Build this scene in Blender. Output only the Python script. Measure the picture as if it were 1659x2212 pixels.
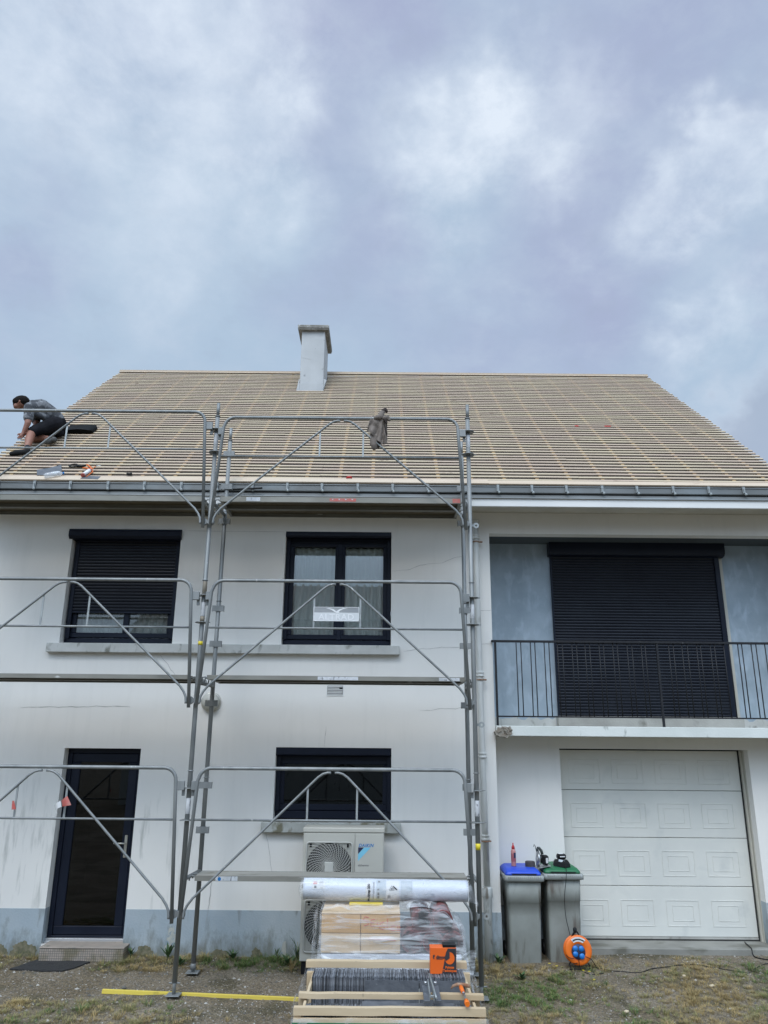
import bpy, math, random
from mathutils import Vector, Matrix, noise as mnoise
random.seed(7)
R = math.radians
sc = bpy.context.scene
col = sc.collection
for o in list(bpy.data.objects): bpy.data.objects.remove(o)

# ------------------------------------------------------------------ camera
PITCH, ROLL, CAMZ = R(16.7), R(0.5), 2.25
cd = bpy.data.cameras.new("camera"); cam = bpy.data.objects.new("camera", cd); col.objects.link(cam)
cd.sensor_fit = 'VERTICAL'; cd.sensor_height = 36.0; cd.lens = 36.0*3077/4096
cd.clip_start = 0.05; cd.clip_end = 2000
X0 = Vector((1,0,0)); U0 = Vector((0,-math.sin(PITCH),math.cos(PITCH))); F0 = Vector((0,math.cos(PITCH),math.sin(PITCH)))
rt = X0*math.cos(ROLL)+U0*math.sin(ROLL)*1.0
up = -X0*math.sin(ROLL)+U0*math.cos(ROLL)
# the photo's verticals lean right going up: roll the camera anticlockwise
rt = X0*math.cos(ROLL)+U0*math.sin(ROLL); up = U0*math.cos(ROLL)-X0*math.sin(ROLL)
m = Matrix((rt, up, -F0)).transposed().to_4x4(); m.translation = (0,0,CAMZ)
cam.matrix_world = m
sc.camera = cam

# ------------------------------------------------------------------ world: overcast sky
w = bpy.data.worlds.new("World"); sc.world = w; w.use_nodes = True
nt = w.node_tree; N = nt.nodes; L = nt.links
N.clear()
out = N.new('ShaderNodeOutputWorld'); bg = N.new('ShaderNodeBackground'); L.new(bg.outputs[0], out.inputs[0])
SUN_EL, SUN_AZ = R(55), R(200)      # azimuth clockwise from +Y: behind the camera, to the left
sky = N.new('ShaderNodeTexSky'); sky.sky_type = 'NISHITA'; sky.sun_disc = False
sky.sun_elevation = SUN_EL; sky.sun_rotation = SUN_AZ
def sdir(px, py):
    x = (px-829.5)/1661.5; y = -(py-1106)/1661.5
    xw = x*math.cos(ROLL)-y*math.sin(ROLL); yw = x*math.sin(ROLL)+y*math.cos(ROLL)
    return Vector((xw, math.cos(PITCH)-yw*math.sin(PITCH), math.sin(PITCH)+yw*math.cos(PITCH))).normalized()
def wn(t, **k):
    n = N.new(t)
    for a, b in k.items(): setattr(n, a, b)
    return n
def wmath(op, a, b=None, c=None, clamp=False):
    n = wn('ShaderNodeMath', operation=op, use_clamp=clamp)
    for i, v in enumerate((a, b, c)):
        if v is None: continue
        if isinstance(v, (int, float)): n.inputs[i].default_value = v
        else: L.new(v, n.inputs[i])
    return n.outputs[0]
tc = wn('ShaderNodeTexCoord'); gdir = tc.outputs['Generated']
def wnoise(scale, detail, rough, off=(0,0,0), stretch=(1,1,1), dist=0.0):
    mp = wn('ShaderNodeMapping'); L.new(gdir, mp.inputs[0]); mp.inputs['Location'].default_value = off; mp.inputs['Scale'].default_value = stretch
    n = wn('ShaderNodeTexNoise'); L.new(mp.outputs[0], n.inputs['Vector'])
    n.inputs['Scale'].default_value = scale; n.inputs['Detail'].default_value = detail; n.inputs['Roughness'].default_value = rough; n.inputs['Distortion'].default_value = dist
    return n
n1 = wnoise(3.2, 5, .55); n2 = wnoise(9, 6, .6, (4,1,2), (1,1,1.3), .15)
sub = wn('ShaderNodeVectorMath', operation='SUBTRACT'); L.new(n1.outputs['Color'], sub.inputs[0]); sub.inputs[1].default_value = (.5,.5,.5)
scl = wn('ShaderNodeVectorMath', operation='SCALE'); L.new(sub.outputs[0], scl.inputs[0]); scl.inputs['Scale'].default_value = .36
sub2 = wn('ShaderNodeVectorMath', operation='SUBTRACT'); L.new(n2.outputs['Color'], sub2.inputs[0]); sub2.inputs[1].default_value = (.5,.5,.5)
scl2 = wn('ShaderNodeVectorMath', operation='SCALE'); L.new(sub2.outputs[0], scl2.inputs[0]); scl2.inputs['Scale'].default_value = .13
ad = wn('ShaderNodeVectorMath', operation='ADD'); L.new(gdir, ad.inputs[0]); L.new(scl.outputs[0], ad.inputs[1])
ad2 = wn('ShaderNodeVectorMath', operation='ADD'); L.new(ad.outputs[0], ad2.inputs[0]); L.new(scl2.outputs[0], ad2.inputs[1])
nrm = wn('ShaderNodeVectorMath', operation='NORMALIZE'); L.new(ad2.outputs[0], nrm.inputs[0])
def blobs(lst):
    acc = None
    for (px, py, r, a) in lst:
        d = sdir(px, py); s = r/1661.5
        dp = wn('ShaderNodeVectorMath', operation='DOT_PRODUCT'); L.new(nrm.outputs[0], dp.inputs[0]); dp.inputs[1].default_value = d
        e = wmath('POWER', 2.71828, wmath('MULTIPLY', wmath('SUBTRACT', dp.outputs['Value'], 1.0), 2/s**2))
        acc = wmath('MULTIPLY_ADD', e, a, acc if acc is not None else 0.0)
    return acc
white = blobs([(170,90,230,.45),(470,190,200,.40),(640,300,95,.45),(1065,200,90,.62),(1000,400,120,.6),(1140,340,110,.55),(950,500,80,.3),
               (1490,290,40,.5),(1645,250,50,.7),(1590,330,50,.5),(1500,400,60,.6),(1410,460,60,.5),(1560,570,60,.3),(1500,650,50,.45),(1430,720,50,.45),(1310,310,60,.25),(340,600,160,.30),(1180,470,60,.25),(1560,830,40,.5),(640,60,120,.1)])
dark = blobs([(790,100,170,.9),(800,520,150,.9),(40,540,120,.8),(1380,150,220,.8),(1250,580,150,.8),(1640,560,70,.9),(650,700,170,.6),(1100,760,180,.5)])
fine = wnoise(6.5, 9, .62, (1,7,3), (1,1,1.3), .15)
wfac = wmath('MULTIPLY', white, wmath('MULTIPLY_ADD', fine.outputs['Fac'], 4.2, -1.25), clamp=True)
big = wnoise(2.0, 4, .5, (9,2,5))
dfac = wmath('ADD', wmath('MULTIPLY', dark, .8), wmath('MULTIPLY_ADD', big.outputs['Fac'], 2.2, -1.05), clamp=True)
def wmix(f, a, b):
    n = wn('ShaderNodeMix', data_type='RGBA')
    if isinstance(f, float): n.inputs[0].default_value = f
    else: L.new(f, n.inputs[0])
    for i, v in ((6, a), (7, b)):
        if isinstance(v, tuple): n.inputs[i].default_value = (*v, 1)
        else: L.new(v, n.inputs[i])
    return n.outputs[2]
cloud = wmix(dfac, (.365,.47,.595), (.335,.38,.535))
wisp = wnoise(15, 9, .62, (3,5,8), (1,1,1.8), .2)
wf = wmath('MULTIPLY', wmath('MULTIPLY_ADD', wisp.outputs['Fac'], 2.6, -1.22), .55, clamp=True)
cloud = wmix(wf, cloud, (.44,.52,.63))
wg = wmath('MULTIPLY', wmath('MULTIPLY_ADD', wisp.outputs['Fac'], -2.6, 1.18), .55, clamp=True)
cloud = wmix(wg, cloud, (.305,.365,.47))
cloud = wmix(wfac, cloud, (.66,.73,.82))
d0 = sdir(1655, 905); dpp = wn('ShaderNodeVectorMath', operation='DOT_PRODUCT'); L.new(nrm.outputs[0], dpp.inputs[0]); dpp.inputs[1].default_value = d0
cum = wmath('MULTIPLY', wmath('SUBTRACT', dpp.outputs['Value'], .9958), 420.0, clamp=True)
cum2 = wmath('MULTIPLY', wmath('SUBTRACT', dpp.outputs['Value'], .9935), 350.0, clamp=True)
cloud = wmix(wmath('MULTIPLY', cum2, .45), cloud, (.50,.57,.67)); cloud = wmix(wmath('MULTIPLY', cum, .7), cloud, (.30,.36,.47))
skyv = wn('ShaderNodeVectorMath', operation='SCALE'); L.new(sky.outputs[0], skyv.inputs[0]); skyv.inputs['Scale'].default_value = .08
cc = wmix(.90, skyv.outputs[0], cloud)
# an overcast sky is brighter on the sun's side (behind the camera) and overhead
sep = wn('ShaderNodeSeparateXYZ'); L.new(gdir, sep.inputs[0])
back = wmath('MULTIPLY', wmath('MULTIPLY_ADD', sep.outputs['Y'], -1.0, .15), 1.4, clamp=True)
top = wmath('MULTIPLY', wmath('SUBTRACT', sep.outputs['Z'], .80), 5.0, clamp=True)
high = wmath('MULTIPLY', wmath('SUBTRACT', sep.outputs['Z'], .10), 1.8, clamp=True)
gain = wmath('ADD', wmath('MULTIPLY_ADD', wmath('MULTIPLY', back, high), 3.6, wmath('MULTIPLY_ADD', back, -.55, 1.0)), wmath('MULTIPLY', top, .8))
fin = wn('ShaderNodeVectorMath', operation='SCALE'); L.new(cc, fin.inputs[0]); L.new(gain, fin.inputs['Scale'])
L.new(fin.outputs[0], bg.inputs[0]); bg.inputs[1].default_value = 1.0

sl = bpy.data.lights.new("sun", 'SUN'); sl.energy = 1.1; sl.angle = R(25); sl.color = (1,.97,.93)
so = bpy.data.objects.new("sun", sl); col.objects.link(so)
sv = Vector((math.sin(SUN_AZ)*math.cos(SUN_EL), math.cos(SUN_AZ)*math.cos(SUN_EL), math.sin(SUN_EL)))
so.rotation_euler = sv.to_track_quat('Z','Y').to_euler(); so.location = (0,-5,20)
sc.view_settings.view_transform = 'Standard'; sc.view_settings.look = 'None'; sc.view_settings.exposure = 0.35; sc.view_settings.gamma = 1

# ------------------------------------------------------------------ materials
def mat(name, c1, c2=None, rough=.7, metal=0.0, scale=5.0, stretch=(1,1,1), lo=.35, hi=.65, detail=6, bump=0.0, bscale=60, bstretch=(1,1,1), c3=None, s3=30, lo3=.6, hi3=.7, st3=(1,1,1), spec=.5, coat=0.0):
    mt = bpy.data.materials.new(name); mt.use_nodes = True
    t = mt.node_tree; P = t.nodes['Principled BSDF']
    P.inputs['Roughness'].default_value = rough; P.inputs['Metallic'].default_value = metal
    P.inputs['Specular IOR Level'].default_value = spec; P.inputs['Coat Weight'].default_value = coat
    P.inputs['Base Color'].default_value = (*c1, 1)
    tc = t.nodes.new('ShaderNodeTexCoord')
    def nz(s, st, dt, ds=0.0):
        mp = t.nodes.new('ShaderNodeMapping'); t.links.new(tc.outputs['Object'], mp.inputs[0]); mp.inputs['Scale'].default_value = st
        n = t.nodes.new('ShaderNodeTexNoise'); t.links.new(mp.outputs[0], n.inputs['Vector'])
        n.inputs['Scale'].default_value = s; n.inputs['Detail'].default_value = dt; n.inputs['Distortion'].default_value = ds
        return n
    def rng(n, a, b):
        r = t.nodes.new('ShaderNodeMapRange'); t.links.new(n.outputs['Fac'], r.inputs[0]); r.inputs[1].default_value = a; r.inputs[2].default_value = b
        return r.outputs[0]
    last = None
    if c2:
        mx = t.nodes.new('ShaderNodeMix'); mx.data_type = 'RGBA'
        t.links.new(rng(nz(scale, stretch, detail), lo, hi), mx.inputs[0]); mx.inputs[6].default_value = (*c1,1); mx.inputs[7].default_value = (*c2,1); last = mx.outputs[2]
    if c3:
        mx = t.nodes.new('ShaderNodeMix'); mx.data_type = 'RGBA'
        t.links.new(rng(nz(s3, st3, 4, .4), lo3, hi3), mx.inputs[0]); mx.inputs[7].default_value = (*c3,1)
        if last: t.links.new(last, mx.inputs[6])
        else: mx.inputs[6].default_value = (*c1,1)
        last = mx.outputs[2]
    if last: t.links.new(last, P.inputs['Base Color'])
    if bump:
        b = t.nodes.new('ShaderNodeBump'); b.inputs['Strength'].default_value = bump; b.inputs['Distance'].default_value = .004
        t.links.new(nz(bscale, bstretch, 5).outputs['Fac'], b.inputs['Height']); t.links.new(b.outputs[0], P.inputs['Normal'])
    return mt
M = {}
M['paint_white'] = mat('paint_white', (.78,.775,.75), (.72,.72,.70), .8, scale=1.3, bump=.15, bscale=90)
def wall_mat():
    mt = mat('render_wall', (.81,.785,.735), (.755,.735,.695), .85, scale=.9, lo=.3, hi=.7, bump=.35, bscale=160)
    t = mt.node_tree; P = t.nodes['Principled BSDF']; src = P.inputs['Base Color'].links[0].from_socket
    tc = t.nodes.new('ShaderNodeTexCoord')
    mp = t.nodes.new('ShaderNodeMapping'); t.links.new(tc.outputs['Object'], mp.inputs[0]); mp.inputs['Scale'].default_value = (7,7,.9)
    n = t.nodes.new('ShaderNodeTexNoise'); t.links.new(mp.outputs[0], n.inputs[0]); n.inputs['Scale'].default_value = 1.3; n.inputs['Detail'].default_value = 6; n.inputs['Roughness'].default_value=.6
    r = t.nodes.new('ShaderNodeMapRange'); t.links.new(n.outputs[0], r.inputs[0]); r.inputs[1].default_value = .52; r.inputs[2].default_value = .78
    sp = t.nodes.new('ShaderNodeSeparateXYZ'); t.links.new(tc.outputs['Object'], sp.inputs[0])
    def win(sock, a, b, c, d):      # trapezoid window: algae grows in these zones only
        r1 = t.nodes.new('ShaderNodeMapRange'); r1.interpolation_type='SMOOTHSTEP'; t.links.new(sock, r1.inputs[0]); r1.inputs[1].default_value=a; r1.inputs[2].default_value=b
        r2 = t.nodes.new('ShaderNodeMapRange'); r2.interpolation_type='SMOOTHSTEP'; t.links.new(sock, r2.inputs[0]); r2.inputs[1].default_value=c; r2.inputs[2].default_value=d; r2.inputs[3].default_value=1; r2.inputs[4].default_value=0
        q = t.nodes.new('ShaderNodeMath'); q.operation='MULTIPLY'; t.links.new(r1.outputs[0], q.inputs[0]); t.links.new(r2.outputs[0], q.inputs[1]); return q.outputs[0]
    zone = t.nodes.new('ShaderNodeMath'); zone.operation='MULTIPLY'
    t.links.new(win(sp.outputs['Z'], .3,.6,1.2,2.1), zone.inputs[0]); t.links.new(win(sp.outputs['X'], -6,-5.5,-2.7,-1.9), zone.inputs[1])
    q = t.nodes.new('ShaderNodeMath'); q.operation='MULTIPLY'; t.links.new(zone.outputs[0], q.inputs[0]); t.links.new(r.outputs[0], q.inputs[1])
    q2 = t.nodes.new('ShaderNodeMath'); q2.operation='MULTIPLY_ADD'; t.links.new(r.outputs[0], q2.inputs[0]); q2.inputs[1].default_value=.08; t.links.new(q.outputs[0], q2.inputs[2]); q2.use_clamp=True
    mx = t.nodes.new('ShaderNodeMix'); mx.data_type='RGBA'; t.links.new(q2.outputs[0], mx.inputs[0]); t.links.new(src, mx.inputs[6]); mx.inputs[7].default_value=(.33,.34,.31,1)
    t.links.new(mx.outputs[2], P.inputs['Base Color'])
    return mt
M['wall'] = wall_mat()
M['plinth'] = mat('plinth_paint', (.33,.39,.43), (.40,.45,.475), .8, scale=2.8, bump=.6, bscale=50, c3=(.22,.24,.23), s3=4.5, lo3=.58, hi3=.74, st3=(1.8,1.8,.6), detail=10)
def dirty_foot(mt, z0, z1, colr, sc_=5):
    t = mt.node_tree; P = t.nodes['Principled BSDF']; src = P.inputs['Base Color'].links[0].from_socket
    tc = t.nodes.new('ShaderNodeTexCoord'); sp = t.nodes.new('ShaderNodeSeparateXYZ'); t.links.new(tc.outputs['Object'], sp.inputs[0])
    mp = t.nodes.new('ShaderNodeMapping'); t.links.new(tc.outputs['Object'], mp.inputs[0]); mp.inputs['Scale'].default_value=(1.6,1.6,.7)
    n = t.nodes.new('ShaderNodeTexNoise'); t.links.new(mp.outputs[0], n.inputs[0]); n.inputs['Scale'].default_value=sc_; n.inputs['Detail'].default_value=9; n.inputs['Roughness'].default_value=.68
    a = t.nodes.new('ShaderNodeMapRange'); t.links.new(sp.outputs['Z'], a.inputs[0]); a.inputs[1].default_value=z0; a.inputs[2].default_value=z1; a.inputs[3].default_value=.30; a.inputs[4].default_value=-.12
    q = t.nodes.new('ShaderNodeMath'); q.operation='ADD'; t.links.new(n.outputs[0], q.inputs[0]); t.links.new(a.outputs[0], q.inputs[1])
    r = t.nodes.new('ShaderNodeMapRange'); t.links.new(q.outputs[0], r.inputs[0]); r.inputs[1].default_value=.56; r.inputs[2].default_value=.82; r.inputs[4].default_value=.85
    mx = t.nodes.new('ShaderNodeMix'); mx.data_type='RGBA'; t.links.new(r.outputs[0], mx.inputs[0]); t.links.new(src, mx.inputs[6]); mx.inputs[7].default_value=(*colr,1); t.links.new(mx.outputs[2], P.inputs['Base Color'])
dirty_foot(M['plinth'], .0, .42, (.17,.18,.155))
M['loggia'] = mat('blue_wall', (.28,.345,.40), (.36,.43,.49), .8, scale=3.6, lo=.30, hi=.70, bump=.3, bscale=40, detail=11, c3=(.42,.50,.57), s3=9, lo3=.5, hi3=.75, st3=(1,1,.5))
M['soffit'] = mat('soffit_paint', (.60,.58,.52), (.50,.48,.42), .85, scale=2, bump=.2)
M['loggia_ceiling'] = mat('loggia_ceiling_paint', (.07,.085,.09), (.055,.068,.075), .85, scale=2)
M['concrete'] = mat('concrete', (.44,.43,.39), (.33,.32,.29), .9, scale=3, bump=.6, bscale=45, c3=(.17,.165,.14), s3=6, lo3=.58, hi3=.72, st3=(1,1,.6))
M['slab'] = mat('slab_paint', (.70,.72,.68), (.60,.63,.59), .85, scale=2.5, bump=.4, bscale=45, c3=(.16,.18,.16), s3=7, lo3=.62, hi3=.72, st3=(1,1,.35))
M['sill'] = mat('sill_concrete', (.56,.56,.53), (.46,.46,.43), .9, scale=4, bump=.4, bscale=50, c3=(.20,.20,.17), s3=9, lo3=.57, hi3=.70, st3=(1,1,.5))
M['oldsill'] = mat('old_sill', (.44,.45,.42), (.33,.33,.30), .9, scale=5, bump=.6, bscale=45, c3=(.17,.16,.11), s3=9, lo3=.50, hi3=.62, st3=(1,1,.6))
M['sillgrey'] = mat('dirty_concrete', (.27,.265,.235), (.21,.205,.18), .9, scale=3, bump=.6, bscale=45, c3=(.13,.125,.10), s3=5, lo3=.55, hi3=.7, st3=(.5,1,1))
M['rubble'] = mat('broken_concrete', (.22,.18,.14), (.36,.33,.28), .95, scale=18, bump=1, bscale=50)
M['alu_dark'] = mat('anthracite_aluminium', (.006,.009,.019), (.009,.013,.025), .42, scale=2, bump=.05, spec=.25)
M['slat_dark'] = mat('anthracite_slats', (.006,.008,.015), (.010,.013,.021), .38, scale=3, spec=.3)
M['black'] = mat('black_plastic', (.005,.005,.006), (.010,.010,.011), .5, scale=20, spec=.3)
M['rail_iron'] = mat('railing_iron', (.003,.004,.008), (.010,.010,.012), .6, scale=14, c3=(.10,.10,.10), s3=25, lo3=.68, hi3=.75)
M['zinc'] = mat('zinc', (.155,.162,.16), (.21,.218,.216), .55, .45, scale=1.5, lo=.3, hi=.7, bump=.08, bscale=8, c3=(.24,.27,.28), s3=3, lo3=.5, hi3=.7, st3=(.4,1,1))
M['steel'] = mat('galvanised_steel', (.195,.206,.204), (.285,.293,.287), .55, .35, scale=9, stretch=(1,1,.35), lo=.35, hi=.7, bump=.12, bscale=60, c3=(.42,.42,.40), s3=15, lo3=.68, hi3=.72, st3=(1,1,.35))
M['steel_pale'] = mat('worn_steel', (.30,.32,.32), (.42,.44,.43), .5, .45, scale=12, stretch=(.4,1,1), lo=.35, hi=.65, c3=(.6,.6,.58), s3=18, lo3=.72, hi3=.76, st3=(.5,1,.5))
M['steel_brown'] = mat('stained_steel', (.21,.175,.13), (.28,.25,.20), .55, .3, scale=14, stretch=(1,1,.3), c3=(.36,.35,.32), s3=20, lo3=.6, hi3=.7)
M['deck_alu'] = mat('deck_aluminium', (.22,.21,.18), (.29,.28,.245), .55, .35, scale=4, stretch=(.5,1,1), lo=.35, hi=.65, c3=(.62,.62,.58), s3=9, lo3=.68, hi3=.74, st3=(.5,1,2))
M['deck_ply'] = mat('deck_plywood', (.13,.105,.06), (.09,.074,.045), .8, scale=3, stretch=(.3,1,1), bump=.2, c3=(.09,.075,.05), s3=12, lo3=.55, hi3=.7)
M['deck_grey'] = mat('weathered_deck_boards', (.33,.32,.28), (.25,.24,.21), .85, scale=6, stretch=(.15,1,1), bump=.4, bscale=40, bstretch=(.1,1,1), c3=(.16,.14,.11), s3=20, lo3=.62, hi3=.7, st3=(.2,1,1))
M['sticker'] = mat('white_sticker', (.62,.63,.64), (.50,.51,.52), .6, scale=20, c3=(.25,.25,.26), s3=40, lo3=.6, hi3=.64, st3=(1,1,.4))
M['sticker_red'] = mat('red_sticker', (.50,.09,.075), (.42,.17,.14), .6, scale=20)
M['yellow_tape'] = mat('yellow_tape', (.75,.60,.03), None, .5)
M['red'] = mat('red_plastic', (.52,.02,.02), (.42,.02,.02), .4, scale=10)
def batten_mat(name, cols, sx=.12):
    mt = mat(name, cols[0], cols[1], .75, scale=9, stretch=(sx,1,1), lo=.42, hi=.58, detail=3, bump=.15, bscale=80, bstretch=(.05,1,1), c3=cols[2], s3=14, lo3=.70, hi3=.74, st3=(.35,1,1))
    return mt
M['batten'] = batten_mat('fresh_spruce', ((.49,.395,.27),(.44,.335,.25),(.22,.15,.10)))
M['cbatten'] = batten_mat('treated_spruce', ((.40,.27,.12),(.36,.23,.12),(.22,.14,.08)))
M['eaveboard'] = batten_mat('pine_board', ((.55,.45,.34),(.53,.42,.31),(.36,.25,.17)))
M['underlay'] = mat('roof_underlay', (.030,.022,.020), (.020,.016,.016), .8, scale=1.2, bump=.2, bscale=6)
M['chimney'] = mat('chimney_render', (.52,.53,.53), (.45,.46,.46), .85, scale=3, bump=.3, c3=(.30,.31,.31), s3=7, lo3=.66, hi3=.72)
M['cap'] = mat('chimney_cap', (.33,.32,.29), (.20,.19,.17), .9, scale=9, bump=.6, bscale=40, c3=(.46,.46,.44), s3=20, lo3=.6, hi3=.66)
M['pvc'] = mat('white_pvc', (.60,.60,.57), (.54,.54,.51), .5, scale=3, c3=(.34,.33,.29), s3=5, lo3=.62, hi3=.72, st3=(1,1,.3))
M['castiron'] = mat('painted_cast_iron', (.60,.61,.58), (.44,.45,.43), .65, scale=5, stretch=(1,1,.35), c3=(.20,.18,.15), s3=12, lo3=.55, hi3=.66, st3=(1,1,.4), bump=.3)
M['rust'] = mat('rust', (.22,.10,.05), (.34,.24,.17), .9, scale=20)
M['cream_metal'] = mat('cream_sheet', (.50,.49,.435), (.46,.45,.40), .45, scale=3, spec=.4)
M['grille'] = mat('grille_plastic', (.50,.495,.45), (.44,.435,.40), .5, scale=6)
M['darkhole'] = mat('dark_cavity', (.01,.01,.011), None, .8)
M['garage'] = mat('garage_panel', (.70,.695,.64), (.64,.64,.595), .55, scale=2, bump=.08, bscale=200, c3=(.55,.56,.53), s3=3, lo3=.55, hi3=.8)
M['rubber'] = mat('rubber_seal', (.02,.02,.02), (.04,.04,.035), .8, scale=10)
M['jamb'] = mat('cream_jamb', (.52,.50,.43), (.47,.45,.39), .6, scale=4)
M['alu'] = mat('bare_aluminium', (.55,.56,.57), (.62,.63,.64), .35, .7, scale=8, stretch=(.2,1,1))
M['brushed'] = mat('satin_nickel', (.50,.48,.42), (.58,.56,.50), .35, .7, scale=12)
M['curtain'] = mat('net_curtain', (.80,.80,.77), (.70,.70,.68), .9, scale=30, stretch=(1,1,.1))
M['mat'] = mat('rubber_doormat', (.018,.018,.019), (.035,.034,.032), .95, scale=60, bump=1, bscale=120)
M['slate'] = mat('slate', (.075,.082,.094), (.115,.122,.135), .55, scale=14, lo=.35, hi=.65, bump=.4, bscale=60, c3=(.24,.25,.26), s3=22, lo3=.66, hi3=.76, st3=(1,1,.4))
M['slate_edge'] = mat('slate_split_edge', (.045,.05,.062), (.14,.147,.16), .6, scale=30, lo=.35, hi=.65, bump=.5, bscale=80, c3=(.22,.22,.23), s3=45, lo3=.62, hi3=.7)
def vary(mt, lo, hi):     # each slate of the pack is split from a different stone
    t = mt.node_tree; P = t.nodes['Principled BSDF']; src = P.inputs['Base Color'].links[0].from_socket
    oi = t.nodes.new('ShaderNodeObjectInfo'); r = t.nodes.new('ShaderNodeMapRange'); t.links.new(oi.outputs['Random'], r.inputs[0]); r.inputs[3].default_value=lo; r.inputs[4].default_value=hi
    v = t.nodes.new('ShaderNodeVectorMath'); v.operation='SCALE'; t.links.new(src, v.inputs[0]); t.links.new(r.outputs[0], v.inputs['Scale']); t.links.new(v.outputs[0], P.inputs['Base Color'])
vary(M['slate_edge'], .40, 1.7)
M['crate_wood'] = mat('crate_pine', (.56,.44,.29), (.48,.36,.22), .8, scale=5, stretch=(.15,1,1), lo=.4, hi=.6, bump=.3, bscale=60, bstretch=(.1,1,1), c3=(.25,.20,.15), s3=9, lo3=.68, hi3=.76)
M['carton'] = mat('pale_carton', (.52,.29,.10), (.58,.36,.16), .8, scale=3, bump=.1, stretch=(1,1,3))
M['carton_light'] = mat('light_carton', (.62,.48,.33), (.58,.43,.27), .8, scale=4)
M['maroon'] = mat('maroon_sheet', (.19,.05,.048), (.30,.12,.11), .45, scale=12, c3=(.02,.012,.012), s3=9, lo3=.52, hi3=.6)
M['membrane'] = mat('membrane_roll_sheet', (.58,.61,.66), (.52,.55,.61), .42, scale=5, stretch=(.5,1,1), bump=.15, bscale=10, c3=(.34,.37,.43), s3=10, lo3=.66, hi3=.72)
M['paper'] = mat('paper_label', (.62,.62,.61), (.57,.57,.56), .6, scale=8)
M['paper_grey'] = mat('grey_print', (.38,.42,.45), (.45,.48,.5), .6, scale=20)
M['ink'] = mat('black_ink', (.03,.03,.035), None, .6)
M['ink_blue'] = mat('blue_ink', (.01,.16,.42), None, .5)
M['ink_cyan'] = mat('cyan_ink', (.20,.52,.68), None, .5)
M['ink_navy'] = mat('navy_ink', (.015,.02,.06), None, .5)
M['ink_grey'] = mat('grey_ink', (.17,.17,.17), None, .5)
M['crack'] = mat('hairline_crack', (.34,.33,.31), None, .9)
M['marker'] = mat('red_marker', (.60,.045,.035), None, .6)
M['white'] = mat('white_print', (.75,.75,.75), None, .5)
M['plate_grey'] = mat('name_plate', (.60,.61,.61), (.64,.65,.65), .5, scale=4)
M['plate_dark'] = mat('name_plate_dark', (.26,.27,.28), (.34,.35,.35), .5, scale=4)
M['orange'] = mat('orange_print', (.80,.14,.012), (.74,.12,.012), .5, scale=6)
M['orange_plastic'] = mat('orange_plastic', (.80,.17,.012), (.72,.14,.01), .42, scale=6)
M['blue_plastic'] = mat('blue_lid_plastic', (.018,.07,.52), (.025,.085,.58), .42, scale=4, bump=.1, bscale=60)
M['green_plastic'] = mat('green_lid_plastic', (.014,.125,.052), (.022,.155,.065), .5, scale=4, bump=.1, bscale=60)
M['bin_grey'] = mat('bin_grey_plastic', (.25,.26,.235), (.31,.325,.30), .6, scale=4, c3=(.12,.105,.085), s3=5, lo3=.54, hi3=.70, st3=(1.8,1.8,.35), bump=.15)
M['bin_dark'] = mat('bin_side_plastic', (.03,.034,.033), (.045,.05,.048), .6, scale=4)
M['rim_grey'] = mat('bin_rim_plastic', (.34,.36,.345), (.28,.295,.28), .6, scale=8, c3=(.17,.17,.16), s3=14, lo3=.6, hi3=.7)
M['pinkband'] = mat('chalk_bottle_band', (.36,.10,.11), (.42,.14,.15), .4, scale=30)
M['pink'] = mat('chalk_bottle_pink', (.52,.22,.20), (.56,.26,.24), .4, scale=6)
M['soc_blue'] = mat('socket_cover_blue', (.01,.16,.50), None, .4)
M['tool_grey'] = mat('tool_grey', (.05,.058,.055), (.07,.08,.078), .5, scale=9)
M['tool_silver'] = mat('tool_silver', (.45,.46,.46), (.35,.36,.36), .35, .8, scale=9)
M['disc'] = mat('abrasive_disc', (.055,.045,.045), (.08,.07,.07), .8, scale=30)
M['yellow_wood'] = mat('yellow_treated_pine', (.72,.56,.09), (.64,.49,.08), .75, scale=5, stretch=(.1,1,1), c3=(.42,.32,.06), s3=3, lo3=.66, hi3=.72)
M['wood_bit'] = mat('wood_offcut', (.72,.60,.42), (.64,.52,.35), .8, scale=20)
M['tile'] = mat('old_tile_top', (.36,.30,.25), (.30,.26,.22), .7, scale=6, c3=(.2,.19,.16), s3=9, lo3=.6, hi3=.7)
M['skin'] = mat('skin', (.30,.135,.088), (.24,.105,.07), .55, scale=9)
M['skin_dark'] = mat('skin_tanned', (.22,.09,.055), (.17,.07,.045), .55, scale=9)
M['hair'] = mat('short_dark_hair', (.012,.010,.009), (.02,.016,.014), .9, scale=60, bump=.8, bscale=200, spec=.1)
M['tshirt'] = mat('camouflage_cotton', (.16,.165,.175), (.055,.058,.065), .9, scale=11, lo=.46, hi=.54, detail=3, bump=.3, bscale=30, c3=(.27,.28,.29), s3=14, lo3=.62, hi3=.66)
M['shorts'] = mat('black_work_shorts', (.010,.010,.012), (.018,.018,.021), .95, scale=8, bump=.5, bscale=18, spec=.1)
M['shoe'] = mat('black_shoe', (.014,.014,.015), (.02,.02,.02), .8, scale=20, spec=.15)
M['sole'] = mat('dark_sole', (.055,.055,.052), (.085,.085,.08), .8, scale=30, bump=.6, bscale=60)
M['sock'] = mat('black_sock', (.012,.012,.016), None, .9)
M['jacket'] = mat('taupe_fleece', (.205,.17,.145), (.165,.138,.118), .95, scale=9, bump=.4, bscale=70)
M['jacket_in'] = mat('jacket_lining', (.012,.009,.009), (.05,.035,.03), .9, scale=9)
M['bag'] = mat('black_bag', (.004,.005,.005), (.010,.011,.011), .8, scale=12, stretch=(.3,1,1), bump=.5, bscale=20, spec=.15)
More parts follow.
